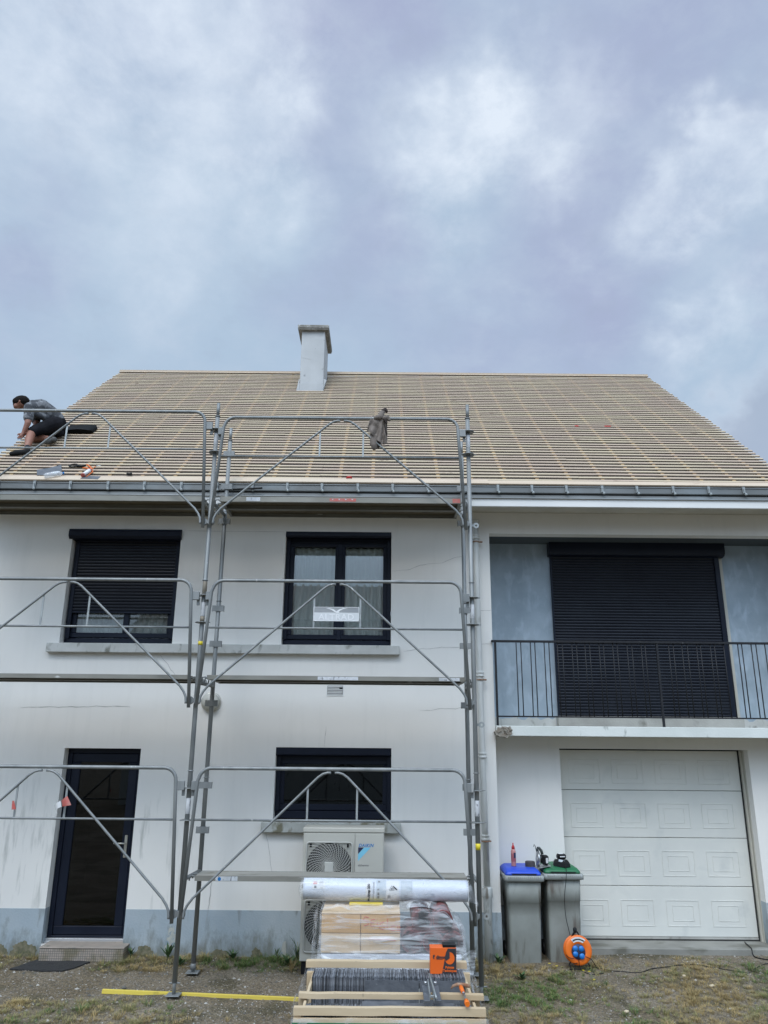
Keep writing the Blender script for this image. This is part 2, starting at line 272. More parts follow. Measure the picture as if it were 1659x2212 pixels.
M['straw'] = mat('dry_grass', (.42,.315,.14), (.27,.195,.08), .8, scale=3)
M['olive'] = mat('dull_grass', (.21,.20,.075), (.28,.25,.11), .8, scale=3)
M['green'] = mat('green_grass', (.10,.17,.035), (.075,.13,.03), .75, scale=3)
M['leaf'] = mat('weed_leaf', (.06,.12,.035), (.04,.085,.03), .6, scale=20)
M['stone1'] = mat('gravel_grey', (.19,.165,.13), (.27,.24,.20), .9, scale=9)
M['stone2'] = mat('gravel_pale', (.46,.44,.40), (.36,.34,.30), .9, scale=9)
M['stone3'] = mat('gravel_dark', (.10,.095,.085), (.15,.14,.12), .9, scale=9)
M['flower'] = mat('yellow_petal', (.75,.62,.03), None, .6)
M['moss'] = mat('dirty_plaster', (.22,.195,.13), (.11,.11,.065), .95, scale=22, bump=1, bscale=80)
M['flaked'] = mat('flaked_plaster', (.47,.47,.42), (.36,.37,.34), .9, scale=14, bump=.6, c3=(.27,.33,.37), s3=20, lo3=.5, hi3=.6)
M['roof_tile'] = mat('brown_roof_tiles', (.13,.10,.085), (.10,.085,.075), .8, scale=3)

def ground_mat():
    mt = mat('dirt_and_gravel', (.115,.088,.052), (.18,.148,.105), .95, scale=1.1, lo=.38, hi=.62, detail=9, bump=.9, bscale=38, c3=(.08,.066,.036), s3=1.9, lo3=.5, hi3=.62)
    t = mt.node_tree; P = t.nodes['Principled BSDF']; src = P.inputs['Base Color'].links[0].from_socket
    tc = t.nodes.new('ShaderNodeTexCoord'); v = t.nodes.new('ShaderNodeTexVoronoi'); t.links.new(tc.outputs['Object'], v.inputs['Vector']); v.inputs['Scale'].default_value = 75; v.inputs['Randomness'].default_value=1
    sp = t.nodes.new('ShaderNodeSeparateColor'); t.links.new(v.outputs['Color'], sp.inputs[0])
    r = t.nodes.new('ShaderNodeMapRange'); t.links.new(sp.outputs[0], r.inputs[0]); r.inputs[1].default_value=0; r.inputs[2].default_value=1; r.inputs[3].default_value=.55; r.inputs[4].default_value=1.5
    vm = t.nodes.new('ShaderNodeVectorMath'); vm.operation='SCALE'; t.links.new(src, vm.inputs[0]); t.links.new(r.outputs[0], vm.inputs['Scale'])
    t.links.new(vm.outputs[0], P.inputs['Base Color'])
    b = t.nodes.new('ShaderNodeBump'); b.inputs['Strength'].default_value=.6; b.inputs['Distance'].default_value=.01; b.invert=True
    t.links.new(v.outputs['Distance'], b.inputs['Height']); old = P.inputs['Normal'].links[0].from_socket; t.links.new(old, b.inputs['Normal']); t.links.new(b.outputs[0], P.inputs['Normal'])
    return mt
M['ground'] = ground_mat()

def tile_mat():
    mt = mat('mosaic_tiles', (.34,.28,.235), None, .6)
    t = mt.node_tree; P = t.nodes['Principled BSDF']; tc = t.nodes.new('ShaderNodeTexCoord')
    mp = t.nodes.new('ShaderNodeMapping'); t.links.new(tc.outputs['Object'], mp.inputs[0]); mp.inputs['Rotation'].default_value = (R(90),0,0)
    b = t.nodes.new('ShaderNodeTexBrick'); t.links.new(mp.outputs[0], b.inputs['Vector']); b.offset = 0; b.inputs['Scale'].default_value = 1
    b.inputs['Brick Width'].default_value=.0235; b.inputs['Row Height'].default_value=.0235; b.inputs['Mortar Size'].default_value=.0022
    b.inputs['Color1'].default_value=(.38,.31,.26,1); b.inputs['Color2'].default_value=(.30,.265,.225,1); b.inputs['Mortar'].default_value=(.13,.12,.10,1)
    n = t.nodes.new('ShaderNodeTexNoise'); t.links.new(tc.outputs['Object'], n.inputs['Vector']); n.inputs['Scale'].default_value=7
    r = t.nodes.new('ShaderNodeMapRange'); t.links.new(n.outputs[0], r.inputs[0]); r.inputs[1].default_value=.45; r.inputs[2].default_value=.65
    mx = t.nodes.new('ShaderNodeMix'); mx.data_type='RGBA'; mx.blend_type='MULTIPLY'; t.links.new(r.outputs[0], mx.inputs[0]); t.links.new(b.outputs[0], mx.inputs[6]); mx.inputs[7].default_value=(.62,.62,.50,1)
    t.links.new(mx.outputs[2], P.inputs['Base Color']); return mt
M['mosaic'] = tile_mat()

def glass_mat(name, refl, tint):
    mt = bpy.data.materials.new(name); mt.use_nodes = True; t = mt.node_tree; t.nodes.clear()
    o = t.nodes.new('ShaderNodeOutputMaterial'); mx = t.nodes.new('ShaderNodeMixShader'); tr = t.nodes.new('ShaderNodeBsdfTransparent'); g = t.nodes.new('ShaderNodeBsdfGlossy')
    tr.inputs[0].default_value = (*tint,1); g.inputs['Roughness'].default_value = .01; g.inputs[0].default_value=(.95,.97,1,1)
    fr = t.nodes.new('ShaderNodeFresnel'); fr.inputs[0].default_value = 1.5
    a = t.nodes.new('ShaderNodeMath'); a.operation='ADD'; t.links.new(fr.outputs[0], a.inputs[0]); a.inputs[1].default_value = refl; a.use_clamp=True
    t.links.new(a.outputs[0], mx.inputs[0]); t.links.new(tr.outputs[0], mx.inputs[1]); t.links.new(g.outputs[0], mx.inputs[2]); t.links.new(mx.outputs[0], o.inputs[0])
    return mt
M['glass'] = glass_mat('window_glass', .10, (.90,.93,.92))
M['glass_dark'] = glass_mat('tinted_glass', .0, (.25,.27,.27))
def film_mat(name, amount, sc1, stretch, rough=.22, tint=(1,1,1)):
    mt = bpy.data.materials.new(name); mt.use_nodes = True; t = mt.node_tree; P = t.nodes['Principled BSDF']
    P.inputs['Base Color'].default_value=(.80,.82,.84,1); P.inputs['Roughness'].default_value=rough; P.inputs['Specular IOR Level'].default_value=.8
    tc = t.nodes.new('ShaderNodeTexCoord'); mp = t.nodes.new('ShaderNodeMapping'); t.links.new(tc.outputs['Object'], mp.inputs[0]); mp.inputs['Scale'].default_value=stretch
    n = t.nodes.new('ShaderNodeTexNoise'); t.links.new(mp.outputs[0], n.inputs[0]); n.inputs['Scale'].default_value=sc1; n.inputs['Detail'].default_value=7; n.inputs['Distortion'].default_value=.8
    r = t.nodes.new('ShaderNodeMapRange'); t.links.new(n.outputs[0], r.inputs[0]); r.inputs[1].default_value=.44; r.inputs[2].default_value=.77; r.inputs[3].default_value=amount; r.inputs[4].default_value=min(1,amount+.55)
    b = t.nodes.new('ShaderNodeBump'); b.inputs['Strength'].default_value=.8; b.inputs['Distance'].default_value=.01; t.links.new(n.outputs[0], b.inputs['Height']); t.links.new(b.outputs[0], P.inputs['Normal'])
    t.links.new(r.outputs[0], P.inputs['Alpha']); return mt
M['film'] = film_mat('stretch_film', .12, 9, (.45,.45,3.6))
M['film_clear'] = film_mat('clear_film', .05, 9, (.5,1,1.5))
M['film_heavy'] = film_mat('cloudy_film', .35, 8, (.6,1,1))
M['bottle_pet'] = film_mat('clear_bottle', .35, 14, (1,1,1), .1)

# ------------------------------------------------------------------ mesh helpers
class MB:
    def __init__(s): s.v=[]; s.f=[]; s.sm=[]; s.mi=[]; s.cur=0
    def add(s, vs, fs, smooth=False):
        b=len(s.v); s.v += [tuple(v) for v in vs]
        for f in fs: s.f.append([b+i for i in f]); s.sm.append(smooth); s.mi.append(s.cur)
        return s
    def box(s, x0,x1,y0,y1,z0,z1, ch=0.0):
        if x1<x0: x0,x1=x1,x0
        if y1<y0: y0,y1=y1,y0
        if z1<z0: z0,z1=z1,z0
        if ch<=0:
            s.add([(x0,y0,z0),(x1,y0,z0),(x1,y1,z0),(x0,y1,z0),(x0,y0,z1),(x1,y0,z1),(x1,y1,z1),(x0,y1,z1)],
                  [(3,2,1,0),(4,5,6,7),(0,1,5,4),(1,2,6,5),(2,3,7,6),(3,0,4,7)]); return s
        c=min(ch,(x1-x0)*.45,(y1-y0)*.45,(z1-z0)*.45)
        V=[];idx={}
        for i,(X,dx) in enumerate(((x0,1),(x1,-1))):
            for j,(Y_,dy) in enumerate(((y0,1),(y1,-1))):
                for k,(Z_,dz) in enumerate(((z0,1),(z1,-1))):
                    idx[i,j,k,0]=len(V);V.append((X,Y_+dy*c,Z_+dz*c))
                    idx[i,j,k,1]=len(V);V.append((X+dx*c,Y_,Z_+dz*c))
                    idx[i,j,k,2]=len(V);V.append((X+dx*c,Y_+dy*c,Z_))
        Fc=[]
        for i in (0,1):
            q=[idx[i,0,0,0],idx[i,1,0,0],idx[i,1,1,0],idx[i,0,1,0]]; Fc.append(q[::-1] if i==0 else q)
            q=[idx[0,i,0,1],idx[0,i,1,1],idx[1,i,1,1],idx[1,i,0,1]]; Fc.append(q[::-1] if i==0 else q)
            q=[idx[0,0,i,2],idx[1,0,i,2],idx[1,1,i,2],idx[0,1,i,2]]; Fc.append(q[::-1] if i==0 else q)
        for j in (0,1):
            for k in (0,1): 
                q=[idx[0,j,k,1],idx[1,j,k,1],idx[1,j,k,2],idx[0,j,k,2]]; Fc.append(q if (j+k)%2==0 else q[::-1])
                q=[idx[j,0,k,0],idx[j,1,k,0],idx[j,1,k,2],idx[j,0,k,2]]; Fc.append(q[::-1] if (j+k)%2==0 else q)
                q=[idx[j,k,0,0],idx[j,k,1,0],idx[j,k,1,1],idx[j,k,0,1]]; Fc.append(q if (j+k)%2==0 else q[::-1])
        for i in (0,1):
            for j in (0,1):
                for k in (0,1):
                    q=[idx[i,j,k,0],idx[i,j,k,1],idx[i,j,k,2]]; Fc.append(q if (i+j+k)%2==0 else q[::-1])
        s.add(V,Fc); return s
    def obox(s, c, sx, sy, sz, rot=None, ch=0.0):     # oriented box centred on c
        t=MB().box(-sx/2,sx/2,-sy/2,sy/2,-sz/2,sz/2,ch); Mx=(rot or Matrix.Identity(3))
        s.add([Vector(c)+Mx@Vector(v) for v in t.v], t.f); return s
    def tube(s, pts, r, seg=10, caps=True, smooth=True, flat=1.0):
        pts=[Vector(p) for p in pts]; n=len(pts); rr=r if isinstance(r,(list,tuple)) else [r]*n
        ts=[]
        for i in range(n):
            a=pts[max(i-1,0)]; b=pts[min(i+1,n-1)]; d=(b-a); ts.append(d.normalized() if d.length>1e-9 else Vector((0,0,1)))
        nrm=ts[0].orthogonal().normalized() if abs(ts[0].y)>.9 else (Vector((0,1,0))-ts[0]*ts[0].y).normalized()
        V=[];
        for i in range(n):
            if i: nrm=(nrm-ts[i]*nrm.dot(ts[i])).normalized()
            bn=ts[i].cross(nrm)
            for k in range(seg):
                a=2*math.pi*k/seg; V.append(pts[i]+(nrm*math.cos(a)*flat+bn*math.sin(a))*rr[i])
        Fc=[]
        for i in range(n-1):
            for k in range(seg):
                k2=(k+1)%seg; Fc.append((i*seg+k,i*seg+k2,(i+1)*seg+k2,(i+1)*seg+k))
        s.add(V,Fc,smooth)
        if caps:
            b=len(s.v)-len(V)
            s.f.append([b+k for k in range(seg)][::-1]); s.sm.append(False); s.mi.append(s.cur)
            s.f.append([b+(n-1)*seg+k for k in range(seg)]); s.sm.append(False); s.mi.append(s.cur)
        return s
    def cyl(s, a, b, r, seg=20, r2=None, smooth=True):
        return s.tube([a,b],[r,r if r2 is None else r2],seg,True,smooth)
    def lathe(s, c, prof, seg=24, axis='Z', smooth=True):   # prof: [(r,h)...]
        V=[];n=len(prof)
        for r,h in prof:
            for k in range(seg):
                a=2*math.pi*k/seg; u,v=r*math.cos(a),r*math.sin(a)
                V.append((c[0]+u,c[1]+v,c[2]+h) if axis=='Z' else ((c[0]+u,c[1]+h,c[2]+v) if axis=='Y' else (c[0]+h,c[1]+u,c[2]+v)))
        Fc=[(i*seg+k,i*seg+(k+1)%seg,(i+1)*seg+(k+1)%seg,(i+1)*seg+k) for i in range(n-1) for k in range(seg)]
        s.add(V,Fc,smooth); b=len(s.v)-len(V)
        if prof[0][0]>1e-4: s.f.append([b+k for k in range(seg)][::-1]); s.sm.append(False); s.mi.append(s.cur)
        if prof[-1][0]>1e-4: s.f.append([b+(n-1)*seg+k for k in range(seg)]); s.sm.append(False); s.mi.append(s.cur)
        return s
    def prism(s, poly, d, a=0, b=1, plane='XZ'):      # polygon extruded from a to b along the third axis
        n=len(poly)
        mk={'XZ':lambda p,h:(p[0],h,p[1]),'YZ':lambda p,h:(h,p[0],p[1]),'XY':lambda p,h:(p[0],p[1],h)}[plane]
        V=[mk(p,a) for p in poly]+[mk(p,b) for p in poly]
        s.add(V,[list(range(n)),list(range(n,2*n))[::-1]]+[(i,(i+1)%n,n+(i+1)%n,n+i) for i in range(n)]); return s
    def rings(s, rs, smooth=True, cap=True):          # loft through rings of equal size
        k=len(rs[0]); V=[p for r in rs for p in r]; n=len(rs)
        s.add(V,[(i*k+j,i*k+(j+1)%k,(i+1)*k+(j+1)%k,(i+1)*k+j) for i in range(n-1) for j in range(k)],smooth); b=len(s.v)-len(V)
        if cap:
            s.f.append([b+j for j in range(k)][::-1]); s.sm.append(False); s.mi.append(s.cur)
            s.f.append([b+(n-1)*k+j for j in range(k)]); s.sm.append(False); s.mi.append(s.cur)
        return s
    def build(s, name, mats, parent=None, fix=True):
        me=bpy.data.meshes.new(name); me.from_pydata(s.v,[],s.f)
        me.polygons.foreach_set('use_smooth',s.sm); me.polygons.foreach_set('material_index',s.mi)
        for mm in (mats if isinstance(mats,(list,tuple)) else [mats]): me.materials.append(M[mm] if isinstance(mm,str) else mm)
        if fix:
            import bmesh
            bm=bmesh.new(); bm.from_mesh(me); bmesh.ops.recalc_face_normals(bm,faces=bm.faces); bm.to_mesh(me); bm.free()
        o=bpy.data.objects.new(name,me); col.objects.link(o)
        if parent: o.parent=parent; o.location = o.location - world_loc(parent)
        return o
def world_loc(p):
    v=Vector((0,0,0))
    while p: v+=p.location; p=p.parent
    return v
def tag(o, label=None, cat=None, group=None, kind=None):
    if label: o['label']=label
    if cat: o['category']=cat
    if group: o['group']=group
    if kind: o['kind']=kind
    return o
def thing(name, loc, label, cat, group=None):
    o=bpy.data.objects.new(name,None); col.objects.link(o); o.location=loc; o.empty_display_size=.1
    return tag(o,label,cat,group)
def text(name, body, size, loc, matname, parent, rot=(R(90),0,0), shear=0.0, bold=0.0, depth=.0015, spacing=1.0, align='LEFT', sx=1.0):
    cu=bpy.data.curves.new(name,'FONT'); cu.body=body; cu.size=size; cu.shear=shear; cu.offset=bold; cu.extrude=depth/2; cu.space_character=spacing; cu.align_x=align; cu.resolution_u=3
    t=bpy.data.objects.new(name,cu); col.objects.link(t); bpy.context.view_layer.update()
    dg=bpy.context.evaluated_depsgraph_get(); me=bpy.data.meshes.new_from_object(t.evaluated_get(dg)); bpy.data.objects.remove(t); bpy.data.curves.remove(cu)
    me.name=name; me.materials.clear(); me.materials.append(M[matname])
    o=bpy.data.objects.new(name,me); col.objects.link(o); o.rotation_euler=rot; o.scale=(sx,1,1); o.location=loc
    if parent: o.parent=parent; o.location=Vector(loc)-world_loc(parent)
    return o
def bake(o):      # turn modifiers into mesh
    bpy.context.view_layer.update(); dg=bpy.context.evaluated_depsgraph_get()
    me=bpy.data.meshes.new_from_object(o.evaluated_get(dg)); old=o.data; mats=list(old.materials); o.modifiers.clear(); o.data=me
    me.materials.clear()
    for x in mats: me.materials.append(x)
    for p in me.polygons: p.use_smooth=True
    return o
def wall_cells(mb, x0,x1,z0,z1,y0,y1,holes):
    xs=sorted({x0,x1,*[h[0] for h in holes],*[h[1] for h in holes]}); zs=sorted({z0,z1,*[h[2] for h in holes],*[h[3] for h in holes]})
    xs=[x for x in xs if x0<=x<=x1]; zs=[z for z in zs if z0<=z<=z1]
    def solid(i,j):
        if i<0 or j<0 or i>=len(xs)-1 or j>=len(zs)-1: return False
        cx=(xs[i]+xs[i+1])/2; cz=(zs[j]+zs[j+1])/2
        return not any(h[0]<cx<h[1] and h[2]<cz<h[3] for h in holes)
    for i in range(len(xs)-1):
        for j in range(len(zs)-1):
            if not solid(i,j): continue
            a,b,c,d=xs[i],xs[i+1],zs[j],zs[j+1]
            mb.add([(a,y0,c),(b,y0,c),(b,y0,d),(a,y0,d)],[(0,1,2,3)]); mb.add([(a,y1,c),(b,y1,c),(b,y1,d),(a,y1,d)],[(3,2,1,0)])
            if not solid(i-1,j): mb.add([(a,y0,c),(a,y0,d),(a,y1,d),(a,y1,c)],[(0,1,2,3)])
            if not solid(i+1,j): mb.add([(b,y0,c),(b,y1,c),(b,y1,d),(b,y0,d)],[(0,1,2,3)])
            if not solid(i,j-1): mb.add([(a,y0,c),(a,y1,c),(b,y1,c),(b,y0,c)],[(0,1,2,3)])
            if not solid(i,j+1): mb.add([(a,y0,d),(b,y0,d),(b,y1,d),(a,y1,d)],[(0,1,2,3)])
def strip(pts, w, y, name, parent, matname='crack', d=.0015):   # thin crack on a wall facing -Y
    mb=MB(); n=len(pts); V=[]
    for i,(x,z) in enumerate(pts):
        a=pts[max(i-1,0)]; b=pts[min(i+1,n-1)]; t=Vector((b[0]-a[0],b[1]-a[1])).normalized(); nn=Vector((-t.y,t.x)); ww=w*(.45+.8*random.random())/2*(0.5 if i in(0,n-1) else 1)
        V+=[(x+nn.x*ww,y,z+nn.y*ww),(x-nn.x*ww,y,z-nn.y*ww)]
    V2=[(v[0],y+d+.002,v[2]) for v in V]
    F_=[(2*i,2*i+1,2*i+3,2*i+2) for i in range(n-1)]
    mb.add(V,F_); mb.add(V2,[f[::-1] for f in F_])
    return mb.build(name,matname,parent,fix=False)
def wiggle(a,b,n,amp,seed=0):
    rd=random.Random(seed); P=[]; q=0
    for i in range(n+1):
        t=i/n; q+=rd.uniform(-1,1)*amp
        dx,dz=b[0]-a[0],b[1]-a[1]; l=math.hypot(dx,dz)
        P.append((a[0]+dx*t-dz/l*q,a[1]+dz*t+dx/l*q))
    return P

# ------------------------------------------------------------------ ground
def gz(x,y):
    pts=[(-50,-.35),(3,-.30),(6.5,-.20),(7.5,-.145),(8.35,-.095),(8.95,-.055),(9.5,-.02),(10.5,.0)]
    z=pts[0][1]
    if y>=pts[-1][0]: z=pts[-1][1]
    else:
        for a,b in zip(pts,pts[1:]):
            if a[0]<=y<=b[0]: z=a[1]+(b[1]-a[1])*(y-a[0])/(b[0]-a[0]); break
    if abs(x)<12 and -1<y<10: z+=.018*mnoise.noise(Vector((x*1.3,y*1.3,0)))+.008*mnoise.noise(Vector((x*5,y*5,3)))
    return z
def lin(a,b,s):
    n=int(round((b-a)/s)); return [a+(b-a)*i/n for i in range(n+1)]
gx=[-400,-150,-60,-25,-12]+lin(-8,8,.1)+[12,25,60,150,400]; gy=[-400,-150,-60,-20,-8,0]+lin(4,10.6,.1)+[14,25,60,150,400]
g=MB(); nx=len(gx)
g.add([(x,y,gz(x,y)) for y in gy for x in gx],[(j*nx+i,j*nx+i+1,(j+1)*nx+i+1,(j+1)*nx+i) for j in range(len(gy)-1) for i in range(nx-1)],True)
tag(g.build('ground','ground'),kind='structure')

# ------------------------------------------------------------------ house
W=9.5
H=thing('house',(0,W,0),'white rendered two storey house with stripped roof of bare timber battens','house')
ZT=5.104
wl=MB()
holes=[(-3.97,-2.585,3.385,4.80),(-1.25,.098,3.385,4.83),(-3.74,-2.84,.09,2.16),(-1.25,.112,1.36,2.19)]
wall_cells(wl,-5.05,1.345,-.5,ZT,W,W+.3,holes)
wl.box(-5.05,-4.75,W+.301,18,-.5,ZT); wl.box(5.20,5.25,W+.401,18,-.5,ZT); wl.box(-5.05,5.25,18.001,18.3,-.5,ZT)
wl.box(1.345,5.25,W,W+.15,4.825,ZT)            # beam over the loggia
wl.box(5.20,5.25,W,W+.4,-.5,4.8249)              # right pier
wl.box(1.10,1.3449,W+.301,W+.58,-.5,ZT)        # loggia left flank
wall_cells(wl,1.3452,5.1995,-.5,2.34,W+.40,W+.75,[(2.182,4.50,-.5,2.20)])
A=(9.25-5.30)/4.82
for x in (-5.05,5.0):                          # gable walls
    wl.prism([(W,ZT+.001),(18.3,ZT+.001),(13.82,9.1)],0,x,x+.2,'YZ')
wl.build('wall','wall',H)
pl=MB()
pl.box(-5.05,-3.741,W-.004,W-.0002,-.5,.448); pl.build('plinth','plinth',H); pl=MB(); pl.box(4.505,5.19,W+.395,W+.3998,-.5,.50); pl.box(4.4965,4.4997,W+.395,W+.62,-.5,.50); pl.build('plinth','plinth',H); pl=MB(); pl.box(-2.839,1.346,W-.004,W-.0002,-.5,.448)
pl.box(-3.7399,-3.737,W-.004,W+.12,.10,.448)    # painted reveal
pl.box(1.346,1.349,W-.004,W+.39,-.5,.448)
pl.box(1.35,2.18,W+.395,W+.3998,-.5,.45); pl.build('plinth','plinth',H)
# flaked paint at the foot of the plinth
for i,(x0,hh,ww) in enumerate(((-4.22,.10,.24),(-3.93,.12,.30),(-4.6,.10,.3),(-1.36,.07,.12),(-2.30,.27,.13),(-2.60,.08,.20),(-1.06,.16,.05),(-.70,.20,.08),(-1.75,.06,.2))):
    n_=40; P=[(x0-ww/2,-.1),(x0+ww/2,-.1)]
    for k in range(1,n_):
        a=math.pi*k/n_; f_=1+.30*mnoise.noise(Vector((math.cos(a)*2.2,math.sin(a)*2.2,i*3.7)))+.16*mnoise.noise(Vector((math.cos(a)*7,math.sin(a)*7,i*3.7+9)))
        P.append((x0+ww/2*math.cos(a)*f_,hh*math.sin(a)*f_))
    ms=MB(); ms.prism(P,0,W-.0060-.0003*i,W-.0045,'XZ'); ms.build('flaked_patch','flaked' if i in (4,6,7) else 'moss',H)
lg=MB()
LY=10.08; lg.box(1.3451,5.1995,LY,LY+.2,2.346,4.9)
lg.build('loggia_wall','loggia',H)
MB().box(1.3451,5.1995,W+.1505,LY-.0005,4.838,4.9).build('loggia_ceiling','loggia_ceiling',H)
sb=MB(); sb.box(1.35,5.25,W-.06,LY-.001,2.3405,2.455,.004); sb.build('balcony_slab','slab',H)
# broken corner of the slab
rb=MB(); P=[]
for i in range(16):
    a=2*math.pi*i/16; P.append((1.43+.10*math.cos(a)*(1+.25*random.uniform(-1,1)), 2.385+.065*math.sin(a)*(1+.25*random.uniform(-1,1))))
rb.prism(P,0,W-.115,W+.05,'XZ'); 
for k in range(14): 
    c=(1.36+.16*random.random(),W-.10-.02*random.random(),2.34+.10*random.random()); rb.obox(c,.04*random.uniform(.5,1.2),.03,.03*random.uniform(.5,1.2),Matrix.Rotation(random.random()*3,3,'Y')@Matrix.Rotation(random.random(),3,'X'))
rb.build('broken_slab_corner','rubble',H)
MB().box(2.21,4.545,LY-.10,LY-.0005,2.4555,2.592,.006).build('door_threshold','concrete',H)
wh=MB(); 
for a,b,s in ((1.36,2.205,1),(4.55,5.19,2)):
    rd=random.Random(s); xs=lin(a,b,.05) if b-a>.1 else [a,b]; P=[(a,2.457)]+[(x,2.555+rd.uniform(-.015,.03)) for x in xs]+[(b,2.457)]; wh=MB(); wh.prism(P,0,LY-.006,LY-.0003,'XZ'); wh.build('whitewash_band','sill',H)

def frame_rect(mb,x0,x1,z0,z1,y0,y1,t,tb=None,ch=.006):
    tb=tb or t
    mb.box(x0,x1,y0,y1,z0,z0+tb,ch); mb.box(x0,x1,y0,y1,z1-t,z1,ch); mb.box(x0,x0+t,y0+.0007,y1,z0+tb,z1-t,ch); mb.box(x1-t,x1,y0+.0007,y1,z0+tb,z1-t,ch)
def curtain(x0,x1,z0,z1,y,parent,ph=0):
    mb=MB(); n=int((x1-x0)/.012); V=[]
    for i in range(n+1):
        x=x0+(x1-x0)*i/n; yy=y+.018*math.sin(x*75+ph+1.2*math.sin(x*11))
        V+=[(x,yy,z0),(x,yy,z1)]
    mb.add(V,[(2*i,2*i+2,2*i+3,2*i+1) for i in range(n)],True)
    return mb.build('curtain','curtain',parent,fix=False)
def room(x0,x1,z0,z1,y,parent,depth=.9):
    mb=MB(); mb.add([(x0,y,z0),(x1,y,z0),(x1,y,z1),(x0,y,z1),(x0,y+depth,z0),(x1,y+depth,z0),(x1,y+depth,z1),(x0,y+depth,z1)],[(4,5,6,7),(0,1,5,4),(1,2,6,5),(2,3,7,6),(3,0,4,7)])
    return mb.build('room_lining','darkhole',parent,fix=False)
def slats(name,x0,x1,z0,z1,y,pitch,parent,matname='slat_dark'):
    mb=MB(); n=int((z1-z0)/pitch)
    for i in range(n):
        zb=z0+i*pitch; P=[]
        for (dy,t) in ((0,.0),(-.004,.12),(-.0075,.35),(-.008,.6),(-.005,.86),(0,.93),(.004,.93),(.004,.0)): P.append((y+dy,zb+pitch*t))
        mb.prism(P,0,x0,x1,'YZ')
        mb.box(x0,x1,y+.0045,y+.010,zb,zb+pitch)
    return mb.build(name,matname,parent)
FY=W+.12
# --- left upper window, shutter almost down
f=MB(); frame_rect(f,-3.965,-2.59,3.39,4.70,FY,FY+.07,.055,.075); 
frame_rect(f,-3.90,-2.65,3.475,4.66,FY+.012,FY+.06,.055,.06); f.box(-3.255,-3.185,FY+.008,FY+.062,3.535,4.6,.006)
w1=f.build('window','alu_dark',H)
for a,b in ((-3.845,-3.257),(-3.183,-2.705)): MB().box(a,b,FY+.035,FY+.041,3.54,4.6).build('pane','glass',w1)
sb_=MB(); P=[(W-.035,4.83),(FY+.06,4.83),(FY+.06,4.70),(W+.02,4.70),(W-.02,4.71),(W-.045,4.74),(W-.05,4.79)]
sb_.prism(P,0,-4.005,-2.575,'YZ'); sb_.build('shutter_box','alu_dark',w1)
for a in (-3.945,-2.655): MB().box(a,a+.05,FY-.035,FY-.0005,3.46,4.70,.003).build('guide_rail','alu_dark',w1)
slats('shutter',-3.8945,-2.6555,3.80,4.77,FY-.018,.0405,w1); MB().box(-3.8945,-2.6555,FY-.028,FY-.006,3.775,3.7995,.003).build('bottom_bar','alu_dark',w1)
curtain(-3.88,-2.68,3.45,4.6,FY+.16,w1); room(-3.96,-2.59,3.39,4.79,FY+.072,w1)
# --- middle upper window
f=MB(); frame_rect(f,-1.245,.093,3.39,4.765,FY,FY+.07,.05,.075); 
for a,b in ((-1.20,-.565),(-.545,.05)): frame_rect(f,a,b,3.475,4.72,FY+.012,FY+.06,.055,.06)
f.box(-.585,-.525,FY+.004,FY+.062,3.47,4.715,.006)
w2=f.build('window','alu_dark',H)
for a,b in ((-1.15,-.612),(-.492,.0)): MB().box(a,b,FY+.035,FY+.041,3.53,4.67).build('pane','glass',w2)
sb_=MB(); sb_.prism([(W-.004,4.828),(FY+.06,4.828),(FY+.06,4.7655),(W+.03,4.7655),(W+.0,4.755),(W-.012,4.775)],0,-1.248,.096,'YZ'); sb_.box(-.44,.085,W-.016,W-.0125,4.775,4.82,.002); sb_.build('shutter_box','alu_dark',w2)
for a in (-1.245,.048): MB().box(a,a+.045,FY-.035,FY-.0005,3.47,4.7645,.003).build('guide_rail','alu_dark',w2)
curtain(-1.17,-.58,3.42,4.66,FY+.09,w2,.5); curtain(-.53,.04,3.42,4.66,FY+.09,w2,1.5); room(-1.24,.09,3.39,4.76,FY+.072,w2)
# --- ground floor window
f=MB(); frame_rect(f,-1.245,.107,1.395,2.095,FY,FY+.07,.05,.085); frame_rect(f,-1.20,.062,1.485,2.05,FY+.012,FY+.06,.05,.07)
w3=f.build('window','alu_dark',H)
MB().box(-1.155,.017,FY+.035,FY+.041,1.55,2.005).build('pane','glass_dark',w3)
sb_=MB(); sb_.prism([(W+.004,2.188),(FY+.06,2.188),(FY+.06,2.096),(W+.03,2.096),(W+.006,2.11)],0,-1.249,.111,'YZ'); sb_.build('shutter_box','alu_dark',w3)
for a in (-1.245,.062): MB().box(a,a+.045,FY-.035,FY-.0005,1.48,2.0955,.003).build('guide_rail','alu_dark',w3)
room(-1.24,.10,1.40,2.09,FY+.072,w3)
tag(w3,'dark ground floor window with tinted pane')
# --- sills
s1=MB(); s1.box(-4.09,.205,W-.075,W+.1195,3.272,3.384,.006); s1.build('window_sill','sill',H)
s2=MB(); s2.box(-1.37,.225,W-.085,W+.1195,1.26,1.372,.008); s2.build('window_sill','oldsill',H)
